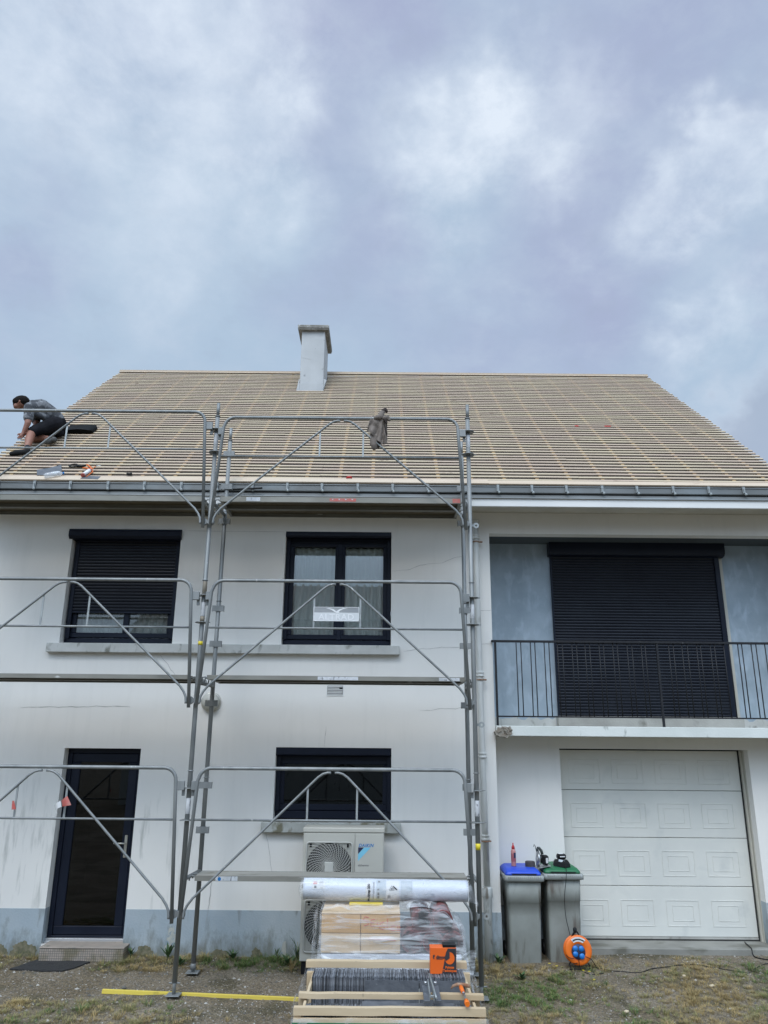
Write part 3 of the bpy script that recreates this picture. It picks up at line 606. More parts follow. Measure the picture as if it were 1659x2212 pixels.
# --- glazed door
f=MB(); frame_rect(f,-3.738,-2.842,.135,2.158,FY,FY+.07,.055,.02); frame_rect(f,-3.68,-2.90,.158,2.10,FY+.010,FY+.062,.10,.09)
dr=f.build('door','alu_dark',H)
MB().box(-3.585,-2.995,FY+.03,FY+.036,.24,2.005).build('pane','glass_dark',dr)
hd=MB(); hd.box(-2.968,-2.935,FY-.004,FY+.0095,.96,1.20,.004); hd.cyl((-2.95,FY-.003,1.115),(-2.95,FY-.05,1.115),.009,10); hd.tube([(-2.95,FY-.05,1.115),(-2.99,FY-.053,1.117),(-3.075,FY-.05,1.117)],.009,10); hd.build('handle','brushed',dr)
th=MB(); th.box(-3.738,-2.842,W+.075,FY+.06,.093,.134,.004); th.box(-3.738,-2.842,W+.055,W+.0745,.093,.108,.002); th.build('threshold','alu',dr)
room(-3.73,-2.85,.10,2.15,FY+.072,dr)
stp=MB(); stp.box(-3.672,-2.765,W-.20,W-.0045,-.3,.098,.003); stp.cur=1; stp.box(-3.676,-2.761,W-.205,W+.119,.0985,.1085,.003); stp.build('door_step',['mosaic','tile'],H)
# --- wall lamp, vent
lm=MB(); lm.lathe((-2.05,W-.02,2.70),[(.118,.0195),(.118,0),(.112,-.012),(.104,-.014)],32,'Y'); lp=lm.build('wall_lamp','brushed',H)
gl=MB(); gl.lathe((-2.05,W-.034,2.70),[(.102,0),(.098,-.02),(.08,-.042),(.05,-.058),(.02,-.064),(.001,-.065)],32,'Y'); gl.build('lamp_shade','cream_metal',lp)
vt=MB(); vx0,vx1,vz0,vz1=-.676,-.465,2.785,2.917
vt.box(vx0,vx1,W-.006,W-.0003,vz0,vz0+.012); vt.box(vx0,vx1,W-.006,W-.0003,vz1-.012,vz1); vt.box(vx0,vx0+.012,W-.006,W-.0003,vz0+.0121,vz1-.0121); vt.box(vx1-.012,vx1,W-.006,W-.0003,vz0+.0121,vz1-.0121)
for k in range(6):
    z=vz0+.016+k*.0175
    vt.obox(((vx0+vx1)/2-(.02 if k==4 else 0),W-.006,z+.004),vx1-vx0-.03-(.04 if k==4 else 0),.012,.0075,Matrix.Rotation(R(25),3,'X'))
vt.cur=1; vt.box(vx0+.0125,vx1-.0125,W-.002,W-.0003,vz0+.0125,vz1-.0125); vt.build('wall_vent',['paint_white','darkhole'],H)
# --- cracks
cr=[((-4.33,2.62),(-3.02,2.65),26,.006,1),((-2.56,4.825),(-1.27,4.822),10,.0006,2),((-2.72,3.26),(-2.45,2.98),10,.01,3),((.10,4.33),(1.0,4.55),20,.012,4),((.25,3.32),(1.1,3.36),18,.008,5),((-.67,2.43),(-.68,2.2),8,.004,6),((-1.90,.80),(-1.87,.30),12,.012,7),((1.18,3.83),(1.34,3.84),6,.003,8),((1.2,3.42),(1.34,3.43),6,.003,9),((.45,2.62),(1.05,2.66),14,.012,10),((-1.32,1.25),(-1.22,.75),10,.01,11)]
for a,b,n,am,sd in cr: strip(wiggle(a,b,n,am,sd),.0035 if sd!=1 else .006,W-.0022 if b[1]>.46 else W-.0065,'crack',H)
# --- downpipe
dp=MB(); dp.tube([(1.165,W-.065,4.98),(1.165,W-.065,4.0),(1.175,W-.065,2.0),(1.19,W-.065,.72)],.036,18); dpo=dp.build('downpipe','pvc',H)
for z in (4.95,4.76,3.05,2.12,1.23): MB().lathe((1.165+.02*(4.8-z)/4,W-.065,z),[(.046,-.03),(.049,-.026),(.049,-.012),(.044,-.008),(.044,.008),(.049,.012),(.049,.026),(.046,.03)],20).build('collar','pvc',dpo)
for z in (4.74,3.03,1.235): 
    c=MB(); c.lathe((1.165+.02*(4.8-z)/4,W-.065,z-.045),[(.043,-.008),(.046,-.006),(.046,.006),(.043,.008)],20); c.box(1.21,1.25,W-.08,W-.05,z-.053,z-.037,.003); c.build('clamp','rust',dpo)
c=MB(); c.lathe((1.19,W-.065,0),[(.046,-.2),(.046,.60),(.058,.62),(.058,.70),(.05,.72)],20); c.build('lower_pipe','castiron',dpo)
# --- loggia shutter door
lo=MB().box(4.42,4.485,LY-.05,LY-.001,2.593,4.66,.004).build('loggia_shutter','alu_dark',H)
MB().box(2.225,2.2449,LY-.05,LY-.001,2.593,4.66,.004).build('guide_rail','alu_dark',lo)
rp=MB(); P=[(LY-.0005,4.836),(LY-.0005,4.66),(LY-.06,4.66),(LY-.11,4.672),(LY-.135,4.70),(LY-.14,4.74),(LY-.14,4.834)]; rp.prism(P,0,2.20,4.54,'YZ'); rp.build('shutter_box','alu_dark',lo)
slats('slat_curtain',2.2455,4.4195,2.593,4.74,LY-.022,.0378,lo)
MB().box(4.4855,4.542,LY-.006,LY-.0002,2.593,4.659).build('reveal_strip','jamb',lo)
# --- railing
ry=W-.03
rl=MB(); rl.box(1.325,5.195,ry-.02,ry+.02,3.44,3.466,.003); ro=rl.build('railing','rail_iron',H)
MB().box(1.38,5.195,ry-.008,ry+.008,2.555,2.572).build('bottom_rail','rail_iron',ro)
MB().box(1.36,1.385,ry-.012,ry+.012,2.4585,3.4395).build('end_post','rail_iron',ro)
MB().box(3.335,3.36,ry-.012,ry+.012,2.44,3.4395).build('end_post','rail_iron',ro)
bx=[]; x=1.628
while x<5.15:
    for q in (x,x+.0575):
        if abs(q-3.347)>.035 and q<5.18: bx.append(q)
    x+=.1692
bmesh0=None
for i,x in enumerate(bx):
    if bmesh0 is None:
        mb=MB(); mb.tube([(0,0,2.5715),(0.001,0,3.0),(0,0,3.4405)],.0065,6); b0=mb.build('baluster','rail_iron',None); bmesh0=b0.data
    else: b0=bpy.data.objects.new('baluster',bmesh0); col.objects.link(b0)
    b0.parent=ro; b0.location=Vector((x,ry,0))-world_loc(ro); b0.rotation_euler=(0,random.uniform(-.002,.002),0)
# --- garage door
GY=10.1
zs=[.09,.635,1.172,1.714,2.187]
gm=MB(); 
for k in range(4):
    z0,z1=zs[k]+.003,zs[k+1]-.003
    gm.box(2.20,4.452,GY,GY+.04,z0,z1,.003)
gdo=gm.build('garage_door','garage',H)
xc=[2.52,3.055,3.593,4.13]
for k in range(4):
    zc=[.352,.86,1.445,1.985][k]; zc=(zs[k]+zs[k+1])/2+(-.02)
    for x in xc:
        mb=MB()
        for (hw,hh,t,dep) in ((.195,.142,.009,.0042),(.125,.085,.006,.0036)):
            for (a,b,c,d) in ((x-hw,x+hw,zc-hh,zc-hh+t),(x-hw,x+hw,zc+hh-t,zc+hh),(x-hw,x-hw+t,zc-hh+t,zc+hh-t),(x+hw-t,x+hw,zc-hh+t,zc+hh-t)): mb.box(a,b,GY-dep,GY-.0003,c,d,.003)
        mb.build('door_panel','garage',gdo)
MB().box(2.20,4.452,GY-.001,GY+.03,.068,.0897).build('bottom_rail','concrete',gdo); MB().box(2.20,4.452,GY-.003,GY+.03,.053,.0678).build('bottom_seal','rubber',gdo)
gj=MB(); gj.box(4.4535,4.4665,GY-.01,GY+.2,.05,2.187); gj.build('side_seal','rubber',gdo)
MB().box(4.4672,4.492,GY-.045,GY+.2,.05,2.187,.003).build('door_jamb','jamb',gdo); gj=MB(); gj.box(4.4925,4.515,GY-.075,GY+.2,.05,2.189,.003); gj.build('door_jamb','jamb',gdo)
MB().box(2.183,4.499,GY+.06,GY+.9,-.1,2.199).build('garage_interior','darkhole',gdo)
ap=MB(); ap.box(2.14,4.9,W+.24,GY+.05,-.2,.052,.012); ap.build('garage_sill','sillgrey',H)
# --- soffit, fascia, gutter
MB().box(-5.25,5.25,9.066,W-.0005,5.105,5.125).build('soffit','soffit',H)
MB().box(-5.25,5.25,9.03,9.065,5.045,5.150,.003).build('fascia','paint_white',H)
gt=MB()
gt.prism([(9.012,5.148),(9.018,5.158),(9.085,5.222),(9.09,5.222),(9.09,5.15),(9.012,5.144)],0,-5.25,5.25,'YZ')
gt.prism([(9.052,5.2225),(9.046,5.232),(9.046,5.300),(9.036,5.306),(9.040,5.314),(9.052,5.314),(9.052,5.228),(9.17,5.24),(9.17,5.236),(9.056,5.2225)],0,-5.25,5.25,'YZ')
gto=gt.build('gutter','zinc',H)
bxs=[-4.78,-4.331,-3.886,-3.42,-2.971,-2.512,-2.07,-1.63,-1.201,-.771,-.327,.104,.538,.975,1.407,1.828,2.255,2.699,3.128,3.577,4.018,4.451,4.88]
br0=None
for x in bxs:
    if br0 is None:
        mb=MB(); mb.box(-.016,.016,9.026,9.0355,5.236,5.318,.002); mb.box(-.007,.007,9.008,9.0255,5.236,5.295,.002); mb.box(-.004,.026,8.994,9.0255,5.205,5.2355,.008); mb.box(-.018,.018,9.026,9.050,5.3185,5.325,.002); b0=mb.build('gutter_bracket','steel_pale',None); br0=b0.data
    else: b0=bpy.data.objects.new('gutter_bracket',br0); col.objects.link(b0)
    b0.parent=gto; b0.location=Vector((x,0,0))-world_loc(gto)
# --- roof
rf=MB(); y0,y1=9.12,13.82
def rz(y): return 5.30+A*(y-9)
dz=-.075
rf.add([(-5.2,y0,rz(y0)+dz),(5.2,y0,rz(y0)+dz),(5.2,y1,rz(y1)+dz),(-5.2,y1,rz(y1)+dz),(5.2,18.6,rz(y0)+dz),(-5.2,18.6,rz(y0)+dz),
        (-5.2,y0,rz(y0)+dz-.02),(5.2,y0,rz(y0)+dz-.02),(5.2,y1,rz(y1)+dz-.02),(-5.2,y1,rz(y1)+dz-.02),(5.2,18.6,rz(y0)+dz-.02),(-5.2,18.6,rz(y0)+dz-.02)],
       [(0,1,2,3),(3,2,4,5),(7,6,9,8),(8,9,11,10)])
roof=rf.build('roof','underlay',H,fix=False)
up_=Vector((0,math.cos(math.atan(A)),math.sin(math.atan(A)))); nn_=Vector((0,-up_.z,up_.y))
def rpt(x,s,h): return Vector((x,9.12,rz(9.12)))+up_*s+nn_*h     # point on the roof plane: x, distance up the slope, height
def rbox(mb,x0,x1,s0,s1,h0,h1,jit=0):
    V=[rpt(x,s,h) for h in (h0,h1) for (x,s) in ((x0,s0),(x1,s0),(x1,s1),(x0,s1))]
    if jit: V=[v+up_*random.uniform(-jit,jit)*0 for v in V]
    mb.add(V,[(3,2,1,0),(4,5,6,7),(0,1,5,4),(1,2,6,5),(2,3,7,6),(3,0,4,7)])
SL=(y1-y0)/up_.y
cb=MB(); x=-5.17; k=0
while x<5.2:
    rbox(cb,x-.022,x+.022,.01,SL-.01,-.043,-.0184); x+=.4185
cb.build('counter_batten','cbatten',roof)
bt=MB(); s=.055; chx0,chx1=-1.56,-1.13; k=0
pitch=.1172
bats=[]
while s<SL-.05:
    xl=-5.26+random.uniform(-.02,.015); xr=5.20+random.uniform(-.015,.02)
    segs=[(xl,xr)]
    if 4.69<s<5.75: segs=[(xl,chx0-.015),(chx1+.015,xr)]
    for a,b in segs:
        cuts=[a]; c=a+random.uniform(1.2,4)
        while c<b-1: cuts.append(c); c+=random.choice((2.5,3.3,4.18))
        cuts.append(b)
        for u,v in zip(cuts,cuts[1:]):
            ds=random.uniform(-.0025,.0025); n=max(1,int((v-u)/.5)); pts=[u+(v-u)*i/n for i in range(n+1)]
            # slightly bowed lath
            V=[]; ph=random.uniform(0,6)
            for q in pts:
                w_=.0018*math.sin(q*1.7+ph); h_=.0015*math.sin(q*2.3+ph)
                for (sa,ha) in ((0,-.018),(.049,-.018),(.049,-.003),(0,-.003)): V.append(rpt(q+(.001 if q==u else 0)-(.001 if q==v else 0),s+ds+w_+sa,ha+h_+.0))
            m=len(pts); F_=[(i*4+j,i*4+(j+1)%4,(i+1)*4+(j+1)%4,(i+1)*4+j) for i in range(m-1) for j in range(4)]+[(0,1,2,3),((m-1)*4+3,(m-1)*4+2,(m-1)*4+1,(m-1)*4)]
            bt.add(V,F_)
    bats.append(s); s+=pitch+random.uniform(-.0015,.0015)
tag(bt.build('roof_battens','batten',roof),'rows of pale spruce battens nailed across the roof')
eb=MB(); rbox(eb,-5.24,-4.0,-.085,.045,-.015,.006); rbox(eb,-3.999,-2.2,-.085,.042,-.015,.006); rbox(eb,-2.199,.1,-.085,.045,-.015,.006); rbox(eb,.101,1.3,-.085,.043,-.015,.006); rbox(eb,1.301,5.2,-.085,.03,-.015,.003); eb.build('eave_board','eaveboard',roof)
rdg=MB(); rbox(rdg,-5.26,5.2,SL-.05,SL+.03,-.003,.014); rdg.box(-5.26,5.2,y1-.02,y1+.02,rz(y1)-.02,rz(y1)+.035); rdg.build('ridge_board','eaveboard',roof)
rs=MB()
for xx,ww in ((2.96,.09),(3.10,.05),(3.19,.06),(3.42,.10)):
    q=[b for b in bats if b>2.45][0]; rbox(rs,xx,xx+ww,q+.001,q+.039,-.0028,-.0018)
rs.build('red_paint_mark','marker',roof)
# chimney
ch=MB(); cy0,cy1=12.79,13.60; ch.box(chx0,chx1,cy0,cy1,8.0,9.60,.006); cho=ch.build('chimney','chimney',H)
cp=MB(); cp.box(chx0-.065,chx1+.065,cy0-.06,cy1+.06,9.601,9.625,.004); cp.box(chx0-.075,chx1+.075,cy0-.07,cy1+.07,9.6255,9.70,.01); cp.build('chimney_cap','cap',cho)
strip(wiggle((-1.55,9.05),(-1.36,9.02),12,.004,3),.004,cy0-.002,'crack',cho); strip(wiggle((-1.24,9.5),(-1.15,9.49),12,.003,5),.003,cy0-.002,'crack',cho)
fl=MB(); fl.box(chx0-.004,chx1+.004,cy0-.006,cy0-.0005,8.30,8.53,.002)
fl.prism([(-1.62,8.36),(-1.565,8.36),(-1.565,8.60),(-1.575,8.62)],0,cy0-.01,cy0+.02,'XZ'); fl.prism([(-1.12,8.42),(-1.10,8.52),(-1.07,8.60),(-1.125,8.62)],0,cy0+.0,cy0+.03,'XZ')
fl.build('flashing','chimney',cho)

# ------------------------------------------------------------------ scaffolding
S=thing('scaffolding',(0,8.35,-.09),'galvanised tube scaffolding of two bays standing before the white facade','scaffolding')
FYp,BYp,GYp=8.35,8.94,8.27
PX=[-4.90,-1.965,.972]
def disc(mb,x,y,z):
    mb.lathe((x,y,z),[(.026,-.004),(.072,-.004),(.074,0),(.072,.004),(.026,.004)],20)
    mb.box(x+.072,x+.09,y-.012,y+.012,z-.003,z+.003)
ztopF=[6.077,6.077,6.085]
for i,x in enumerate(PX):
    mb=MB(); zb=gz(x,FYp)+.03
    mb.tube([(x,FYp,zb+.10),(x,FYp,5.91)],.0242,14); mb.tube([(x,FYp,5.912),(x,FYp,ztopF[i])],.0195,12)
    p=mb.build('post','steel',S)
    for z in (1.959,3.95,5.912): MB().lathe((x,FYp,z),[(.0245,-.006),(.031,-.005),(.031,.003),(.0245,.005)],16).build('collar','steel',p)
    for z in (1.79,1.486,3.78,3.484,5.737,5.455): 
        q=MB(); disc(q,x,FYp,z); q.build('rosette','steel',p)
    for z in (1.62,3.63,5.62): MB().lathe((x,FYp,z),[(.0245,-.075),(.0252,-.074),(.0252,.074),(.0245,.075)],14).build('sticker','sticker',p)
    if i==1:
        MB().lathe((x,FYp,3.86),[(.0244,-.09),(.0250,-.09),(.0250,.075),(.0244,.076)],14).build('stained_sleeve','steel_brown',p); MB().lathe((x,FYp,3.52),[(.0244,-.03),(.0251,-.03),(.0251,.03),(.0244,.03)],14).build('stained_sleeve','steel_brown',p)
        MB().lathe((x,FYp,3.26),[(.0244,-.02),(.0252,-.02),(.0252,.02),(.0244,.02)],14).build('tape_ring','yellow_tape',p)
    if i==2: MB().lathe((x,FYp,1.26),[(.0244,-.03),(.0252,-.03),(.0252,.03),(.0244,.03)],14).build('tape_ring','yellow_tape',p)
    j=MB(); j.tube([(x,FYp,zb),(x,FYp,zb+.14)],.017,12); j.box(x-.065,x+.065,FYp-.065,FYp+.065,zb-.008,zb,.002); j.box(x-.055,x+.055,FYp-.006,FYp+.006,zb+.088,zb+.1,.003); j.build('base_jack','steel',p)
    ztb={0:6.0,1:6.008,2:5.853}[i]; xb=x+(.04 if i==1 else -.017 if i==2 else 0)
    mb=MB(); zb=gz(xb,BYp)+.03
    mb.tube([(xb,BYp,zb+.08),(xb,BYp,ztb-.165)],.0242,14); mb.tube([(xb,BYp,ztb-.164),(xb,BYp,ztb)],.0195,12); p=mb.build('post','steel',S)
    for z in (1.78,3.734,ztb-.165): MB().lathe((xb,BYp,z+.09 if z<5 else z),[(.0245,-.006),(.030,-.005),(.030,.003),(.0245,.005)],16).build('collar','steel',p)
    for z in (1.79,1.336,3.734,3.324,2.66,4.79,5.23,5.66):
        if z>5.5 and i==2: continue
        q=MB()
        for sg in (-1,1):
            q.box(xb+sg*.024,xb+sg*.068,BYp-.034,BYp-.030,z-.034,z+.034,.001); q.box(xb+sg*.064,xb+sg*.068,BYp-.0298,BYp+.01,z-.034,z+.034,.001); q.box(xb+sg*.0255,xb+sg*.029,BYp-.0298,BYp+.01,z-.034,z+.034,.001)
        q.box(xb-.0239,xb+.0239,BYp-.034,BYp-.030,z-.034,z+.034,.001)
        q.build('cup_bracket','steel',p)
    j=MB(); j.tube([(xb,BYp,zb),(xb,BYp,zb+.12)],.017,12); j.lathe((xb,BYp,zb+.02),[(.03,0),(.03,.045),(.022,.055)],12); j.box(xb-.065,xb+.065,BYp-.065,BYp+.065,zb-.008,zb,.002); j.build('base_jack','steel',p)
    for zd in (.93,2.85,4.87):
        t=MB(); t.tube([(x,FYp+.02,zd),(xb,BYp-.02,zd)],.02,10); t.obox((x,FYp+.045,zd-.045),.006,.07,.10,Matrix.Rotation(R(20),3,'X')); t.obox((xb,BYp-.05,zd-.045),.006,.07,.10,Matrix.Rotation(R(-20),3,'X'))
        t.lathe((x-.0,FYp+.001,zd+.0),[(.0,-.0)],4) if False else None
        t.build('transom','steel',S)
def arc(cx,cz,r,a0,a1,y,n=7): return [(cx+r*math.cos(a0+(a1-a0)*i/n),y,cz+r*math.sin(a0+(a1-a0)*i/n)) for i in range(n+1)]
def guard(xl,xr,zt,zm,zb,label=None):
    y=GYp; r=.125; c=(xl+xr)/2
    tl,tr=xl+.105,xr-.125; bl,br=xl+.003+.02,xr-.055
    sl=(tl-bl)/(zt-zb); sr=(br-tr)/(zt-zb)
    mb=MB()
    path=[(bl,y,zb),(tl-sl*r*1.0,y,zt-r)]+[(q[0],y,q[2]) for q in arc(tl+r,zt-r,r,math.pi,math.pi/2,y)]+[(q[0],y,q[2]) for q in arc(tr-r,zt-r,r,math.pi/2,0,y)]+[(tr+sr*r,y,zt-r),(br,y,zb)]
    # remove near duplicates
    pp=[path[0]]
    for q in path[1:]:
        if (Vector(q)-Vector(pp[-1])).length>.012: pp.append(q)
    mb.tube(pp,.0185,12); g=mb.build('guardrail','steel',S)
    if label: g['label']=label
    m=MB(); ml=bl+(zm-zb)*sl; mr=br-(zm-zb)*sr; m.tube([(ml+.016,y,zm),(mr-.016,y,zm)],.0115,10); m.build('mid_rail','steel',g)
    zp=zt-.035
    for sg,ex in ((-1,bl+.032),(1,br-.032)):
        d=MB(); P=[(c+sg*.02,y-.006,zp),(c+sg*.055,y-.006,zp),(c+sg*.10,y-.006,zp-.012),(c+sg*.15,y-.006,zp-.045)]
        ey=zb+.10; P+= [(ex-sg*.075,y-.006,ey+.12),(ex-sg*.03,y-.006,ey+.06),(ex-sg*.006,y-.006,ey+.01),(ex,y-.006,ey-.04),(ex,y-.006,ey-.06)]
        d.tube(P,.0125,10); d.build('diagonal_brace','steel',g)
        x_=c+sg*.25; x1=c+sg*.15; z1=zp-.045; x2=ex-sg*.075; z2=ey+.12; zz=z1+(z2-z1)*(x_-x1)/(x2-x1)
        s_=MB(); s_.box(x_-.010,x_+.010,y-.004,y+.004,zm+.010,zz+.004,.001); s_.cyl((x_,y-.0045,(zm+zz)/2),(x_,y-.007,(zm+zz)/2),.005,8); s_.build('strut','steel_pale',g)
    for sg,xx,px in ((1,tl-sl*.14,xl),(-1,tr+sr*.14,xr)):
        b=MB(); e=px+sg*.035; b.box(min(e,xx),max(e,xx),y-.004,y+.03,zt-.215,zt-.125,.003); b.box(e-.0 if sg>0 else e-.03,e+.03 if sg>0 else e,y+.031,FYp-.02,zt-.215,zt-.19,.002); xb0=e+sg*.0; b.box(min(xb0,xb0+sg*.028),max(xb0,xb0+sg*.028),y+.031,y+.05,zt-.27,zt-.216,.002); b.build('bracket','steel',g)
    for sg,xx,px in ((1,bl,xl),(-1,br,xr)):
        b=MB(); b.lathe((xx-sg*.0,y+.035,zb+.075),[(.04,-.016),(.042,-.01),(.042,.01),(.04,.016)],16,'Y'); b.box(min(px,xx),max(px,xx),y+.052,FYp-.0,zb+.055,zb+.095,.003); b.build('clamp','steel',g)
    return g
LV=[(1.988,1.497,.560),(3.935,3.420,2.585),(5.931,5.464,4.533)]
for k,(zt,zm,zb) in enumerate(LV):
    guard(PX[0],PX[1],zt,zm,zb)
    if k==2: zt,zm=5.866,5.385
    g=guard(PX[1],PX[2],zt,zm,zb)
    if k==1:      # name plate with gull emblem
        x0,x1,z0,z1=-.745,-.262,3.50,3.645
        y=GYp-.016; np_=MB(); np_.box(x0,x1,y-.003,y+.003,z0,z1-.055,.0015); np_.cur=1; np_.box(x0,x1,y-.003,y+.003,z1-.0545,z1,.0015); npo=np_.build('name_plate',['plate_grey','plate_dark'],g)
        fr_=MB(); frame_rect(fr_,x0-.004,x1+.004,z0-.004,z1+.004,y-.0065,y-.0035,.006,.006,.001); fr_.build('plate_border','white',npo)
        gp=[(-.62,3.633),(-.585,3.637),(-.535,3.625),(-.505,3.603),(-.47,3.626),(-.43,3.637),(-.38,3.632),(-.43,3.627),(-.462,3.612),(-.478,3.596),(-.468,3.590),(-.495,3.583),(-.525,3.596),(-.555,3.617),(-.585,3.628)]
        eb_=MB(); eb_.prism(gp,0,y-.0052,y-.0035,'XZ'); eb_.build('gull_emblem','white',npo)
        text('plate_lettering','ALTRAD',.088,((x0+x1)/2,y-.0045,z0+.013),'white',npo,align='CENTER',bold=.0015,sx=1.12,spacing=1.05)
def deck(x0,x1,zt,y0,parent,top_mat='deck_grey',th=.062):
    mb=MB(); mb.cur=0
    mb.box(x0,x1,y0,y0+.004,zt-th,zt,.001); mb.box(x0,x1,y0+.30,y0+.304,zt-th,zt,.001); mb.box(x0,x1,y0+.0045,y0+.022,zt-th,zt-th+.004); mb.box(x0,x1,y0+.282,y0+.2995,zt-th,zt-th+.004)
    mb.box(x0,x0+.03,y0+.0045,y0+.2995,zt-th+.007,zt-.016); mb.box(x1-.03,x1,y0+.0045,y0+.2995,zt-th+.007,zt-.016)
    mb.cur=1; mb.box(x0+.001,x1-.001,y0+.0045,y0+.2995,zt-.0155,zt-.0035)
    d=mb.build('deck_plank',['deck_alu',top_mat],S)
    h=MB()
    for xx,sg in ((x0,-1),(x1,1)):
        h.tube([(xx,y0+.08,zt-.035),(xx+sg*.035,y0+.08,zt-.015),(xx+sg*.065,y0+.08,zt-.02),(xx+sg*.07,y0+.08,zt-.06)],.008,8); h.tube([(xx,y0+.22,zt-.035),(xx+sg*.035,y0+.22,zt-.015),(xx+sg*.065,y0+.22,zt-.02),(xx+sg*.07,y0+.22,zt-.06)],.008,8)
    h.build('hook','steel',d)
    return d
d1=deck(-1.845,.86,.974,FYp+.0,S,th=.050); 
for zt in (2.926,4.925):
    for x0,x1 in ((-4.80,-2.06),(-1.87,.88)):
        for y0 in (FYp,FYp+.32):
            dk=deck(x0,x1,zt,y0,S,'deck_ply',.046 if zt<4 else .062)
            if y0==FYp and x0>-3 :
                if zt>4:
                    MB().box(-.62,-.32,y0-.0012,y0-.0002,zt-.05,zt-.014).build('red_marking','sticker_red',dk); MB().box(.78,.865,y0-.0012,y0-.0002,zt-.056,zt-.006).build('red_marking','sticker_red',dk)
                    b=MB()
                    for q in range(4): b.prism([(-.60+q*.075,zt-.020),(-.575+q*.075,zt-.020),(-.5875+q*.075,zt-.034)],0,y0-.0019,y0-.0013,'XZ')
                    b.build('white_marking','sticker',dk); MB().box(-1.57,-1.41,y0-.0012,y0-.0002,zt-.052,zt-.008).build('white_label','sticker',dk)
                else:
                    MB().box(-.69,-.26,y0-.0012,y0-.0002,zt-.042,zt-.006).build('white_label','sticker',dk); MB().box(.60,.82,y0-.0012,y0-.0002,zt-.042,zt-.008).build('white_label','sticker',dk)
a=MB(); a.box(-1.64,-1.42,FYp-.0012,FYp-.0002,.928,.968); lb=a.build('white_label','sticker',d1); MB().lathe((-1.60,FYp-.0021,.944),[(.017,0),(.017,.0008)],14,'Y').build('blue_emblem','ink_blue',lb)
for z,sg in ((4.62,1),(2.44,1),(.62,1)):    # wall tie eyes beside the right post
    e=MB(); x=PX[2]+.075; seg=16
    ring=[]; 
    for k in range(seg):
        a0=2*math.pi*k/seg; ring.append((math.cos(a0),math.sin(a0)))
    V=[(x+.032*c,FYp+.05,z+.032*s_) for c,s_ in ring]+[(x+.012*c,FYp+.05,z+.012*s_) for c,s_ in ring]+[(x+.032*c,FYp+.056,z+.032*s_) for c,s_ in ring]+[(x+.012*c,FYp+.056,z+.012*s_) for c,s_ in ring]
    n=seg; F_=[]
    for k in range(n):
        k2=(k+1)%n; F_+=[(k,k2,n+k2,n+k),(2*n+k2,2*n+k,3*n+k,3*n+k2),(k2,k,2*n+k,2*n+k2),(n+k,n+k2,3*n+k2,3*n+k)]
    e.add(V,F_); e.box(PX[2]-.01,x-.03,FYp+.05,FYp+.056,z-.012,z+.012); e.build('wall_tie','steel_pale',S)

# ------------------------------------------------------------------ heat pump
AY=8.96
hp=thing('heat_pump',(-.42,AY+.17,.05),'cream outdoor heat pump with two round fans below the ground floor window','heat pump')
ax0,ax1,az0,az1=-.838,.032,.075,1.365
b=MB(); b.box(ax0,ax1,AY,AY+.33,az0,az1-.05,.008); b.box(ax0-.006,ax1+.006,AY-.006,AY+.336,az1-.0498,az1,.008); b.build('casing','cream_metal',hp)
b=MB(); b.box(ax0+.56,ax1-.012,AY-.003,AY-.0003,az0+.03,az1-.06,.002); b.build('front_panel','cream_metal',hp)
for x in (-.77,-.02): MB().box(x-.05,x+.05,AY+.03,AY+.30,-.06,.0745,.004).build('foot','black',hp)
def fan(cx,cz,hw,hh):
    f=MB(); y=AY-.014
    P=[]; r=.03
    for (sx,sz,a0) in ((1,1,0),(-1,1,math.pi/2),(-1,-1,math.pi),(1,-1,1.5*math.pi)):
        for i in range(5):
            a=a0+math.pi/2*i/4; P.append((cx+sx*(hw-r)+r*math.cos(a),y,cz+sz*(hh-r)+r*math.sin(a)))
    P.append(P[0]); P.append(P[1]); f.tube(P,.008,6,False)
    hub=.052; nv=40
    inside=lambda x,z: abs(x-cx)<hw-.003 and abs(z-cz)<hh-.003
    for k in range(nv):
        a0=2*math.pi*k/nv; seg=[]
        for i in range(20):
            rr=hub+(hh*1.28-hub)*i/19; a=a0+1.15*(i/19)**.8; x,z=cx+rr*math.cos(a),cz+rr*math.sin(a)
            if inside(x,z): seg.append((x,y-.008*math.cos(rr*3),z))
            else: break
        if len(seg)>1: f.tube(seg,.0027,4,False,False)
    g2=f.build('fan_grille','grille',hp)
    q=MB(); rr=hub+.018
    while rr<hh*1.3:
        seg=[]; 
        for i in range(65):
            a=2*math.pi*i/64; x,z=cx+rr*math.cos(a),cz+rr*math.sin(a)
            if inside(x,z): seg.append((x,y-.003,z))
            else:
                if len(seg)>1: q.tube(seg,.0013,4,False,False)
                seg=[]
        if len(seg)>1: q.tube(seg,.0016,4,False,False)
        rr+=.0155
    q.build('grille_ring','grille',g2)
    h=MB(); h.box(cx-.047,cx+.047,y-.014,y+.002,cz-.05,cz+.05,.012); h.build('hub_cover','grille',g2)
    d=MB(); d.lathe((cx,AY-.002,cz),[(.001,0),(hh*1.0,0),(hh*1.0,.0015),(.001,.0015)],40,'Y'); d.build('dark_opening','darkhole',g2)
    for sg in (-1,1): MB().box(cx+sg*(hw-.045)-.012,cx+sg*(hw-.045)+.012,y-.006,y+.004,cz+hh-.05,cz+hh-.012,.002).build('clip','black',g2)
fan(-.555,.975,.245,.245)
fan(-.555,.41,.245,.245)
MB().box(ax0+.555,ax0+.558,AY-.0045,AY-.0001,az0+.03,az1-.052).build('panel_seam','ink_grey',hp)
t=text('maker_lettering','DAIKIN',.046,(-.243,AY-.0035,1.175),'ink_blue',hp,shear=.28,bold=.0012,sx=.95,spacing=1.12)
lx,lz,lw,lh=-.246,1.17,.135,.15
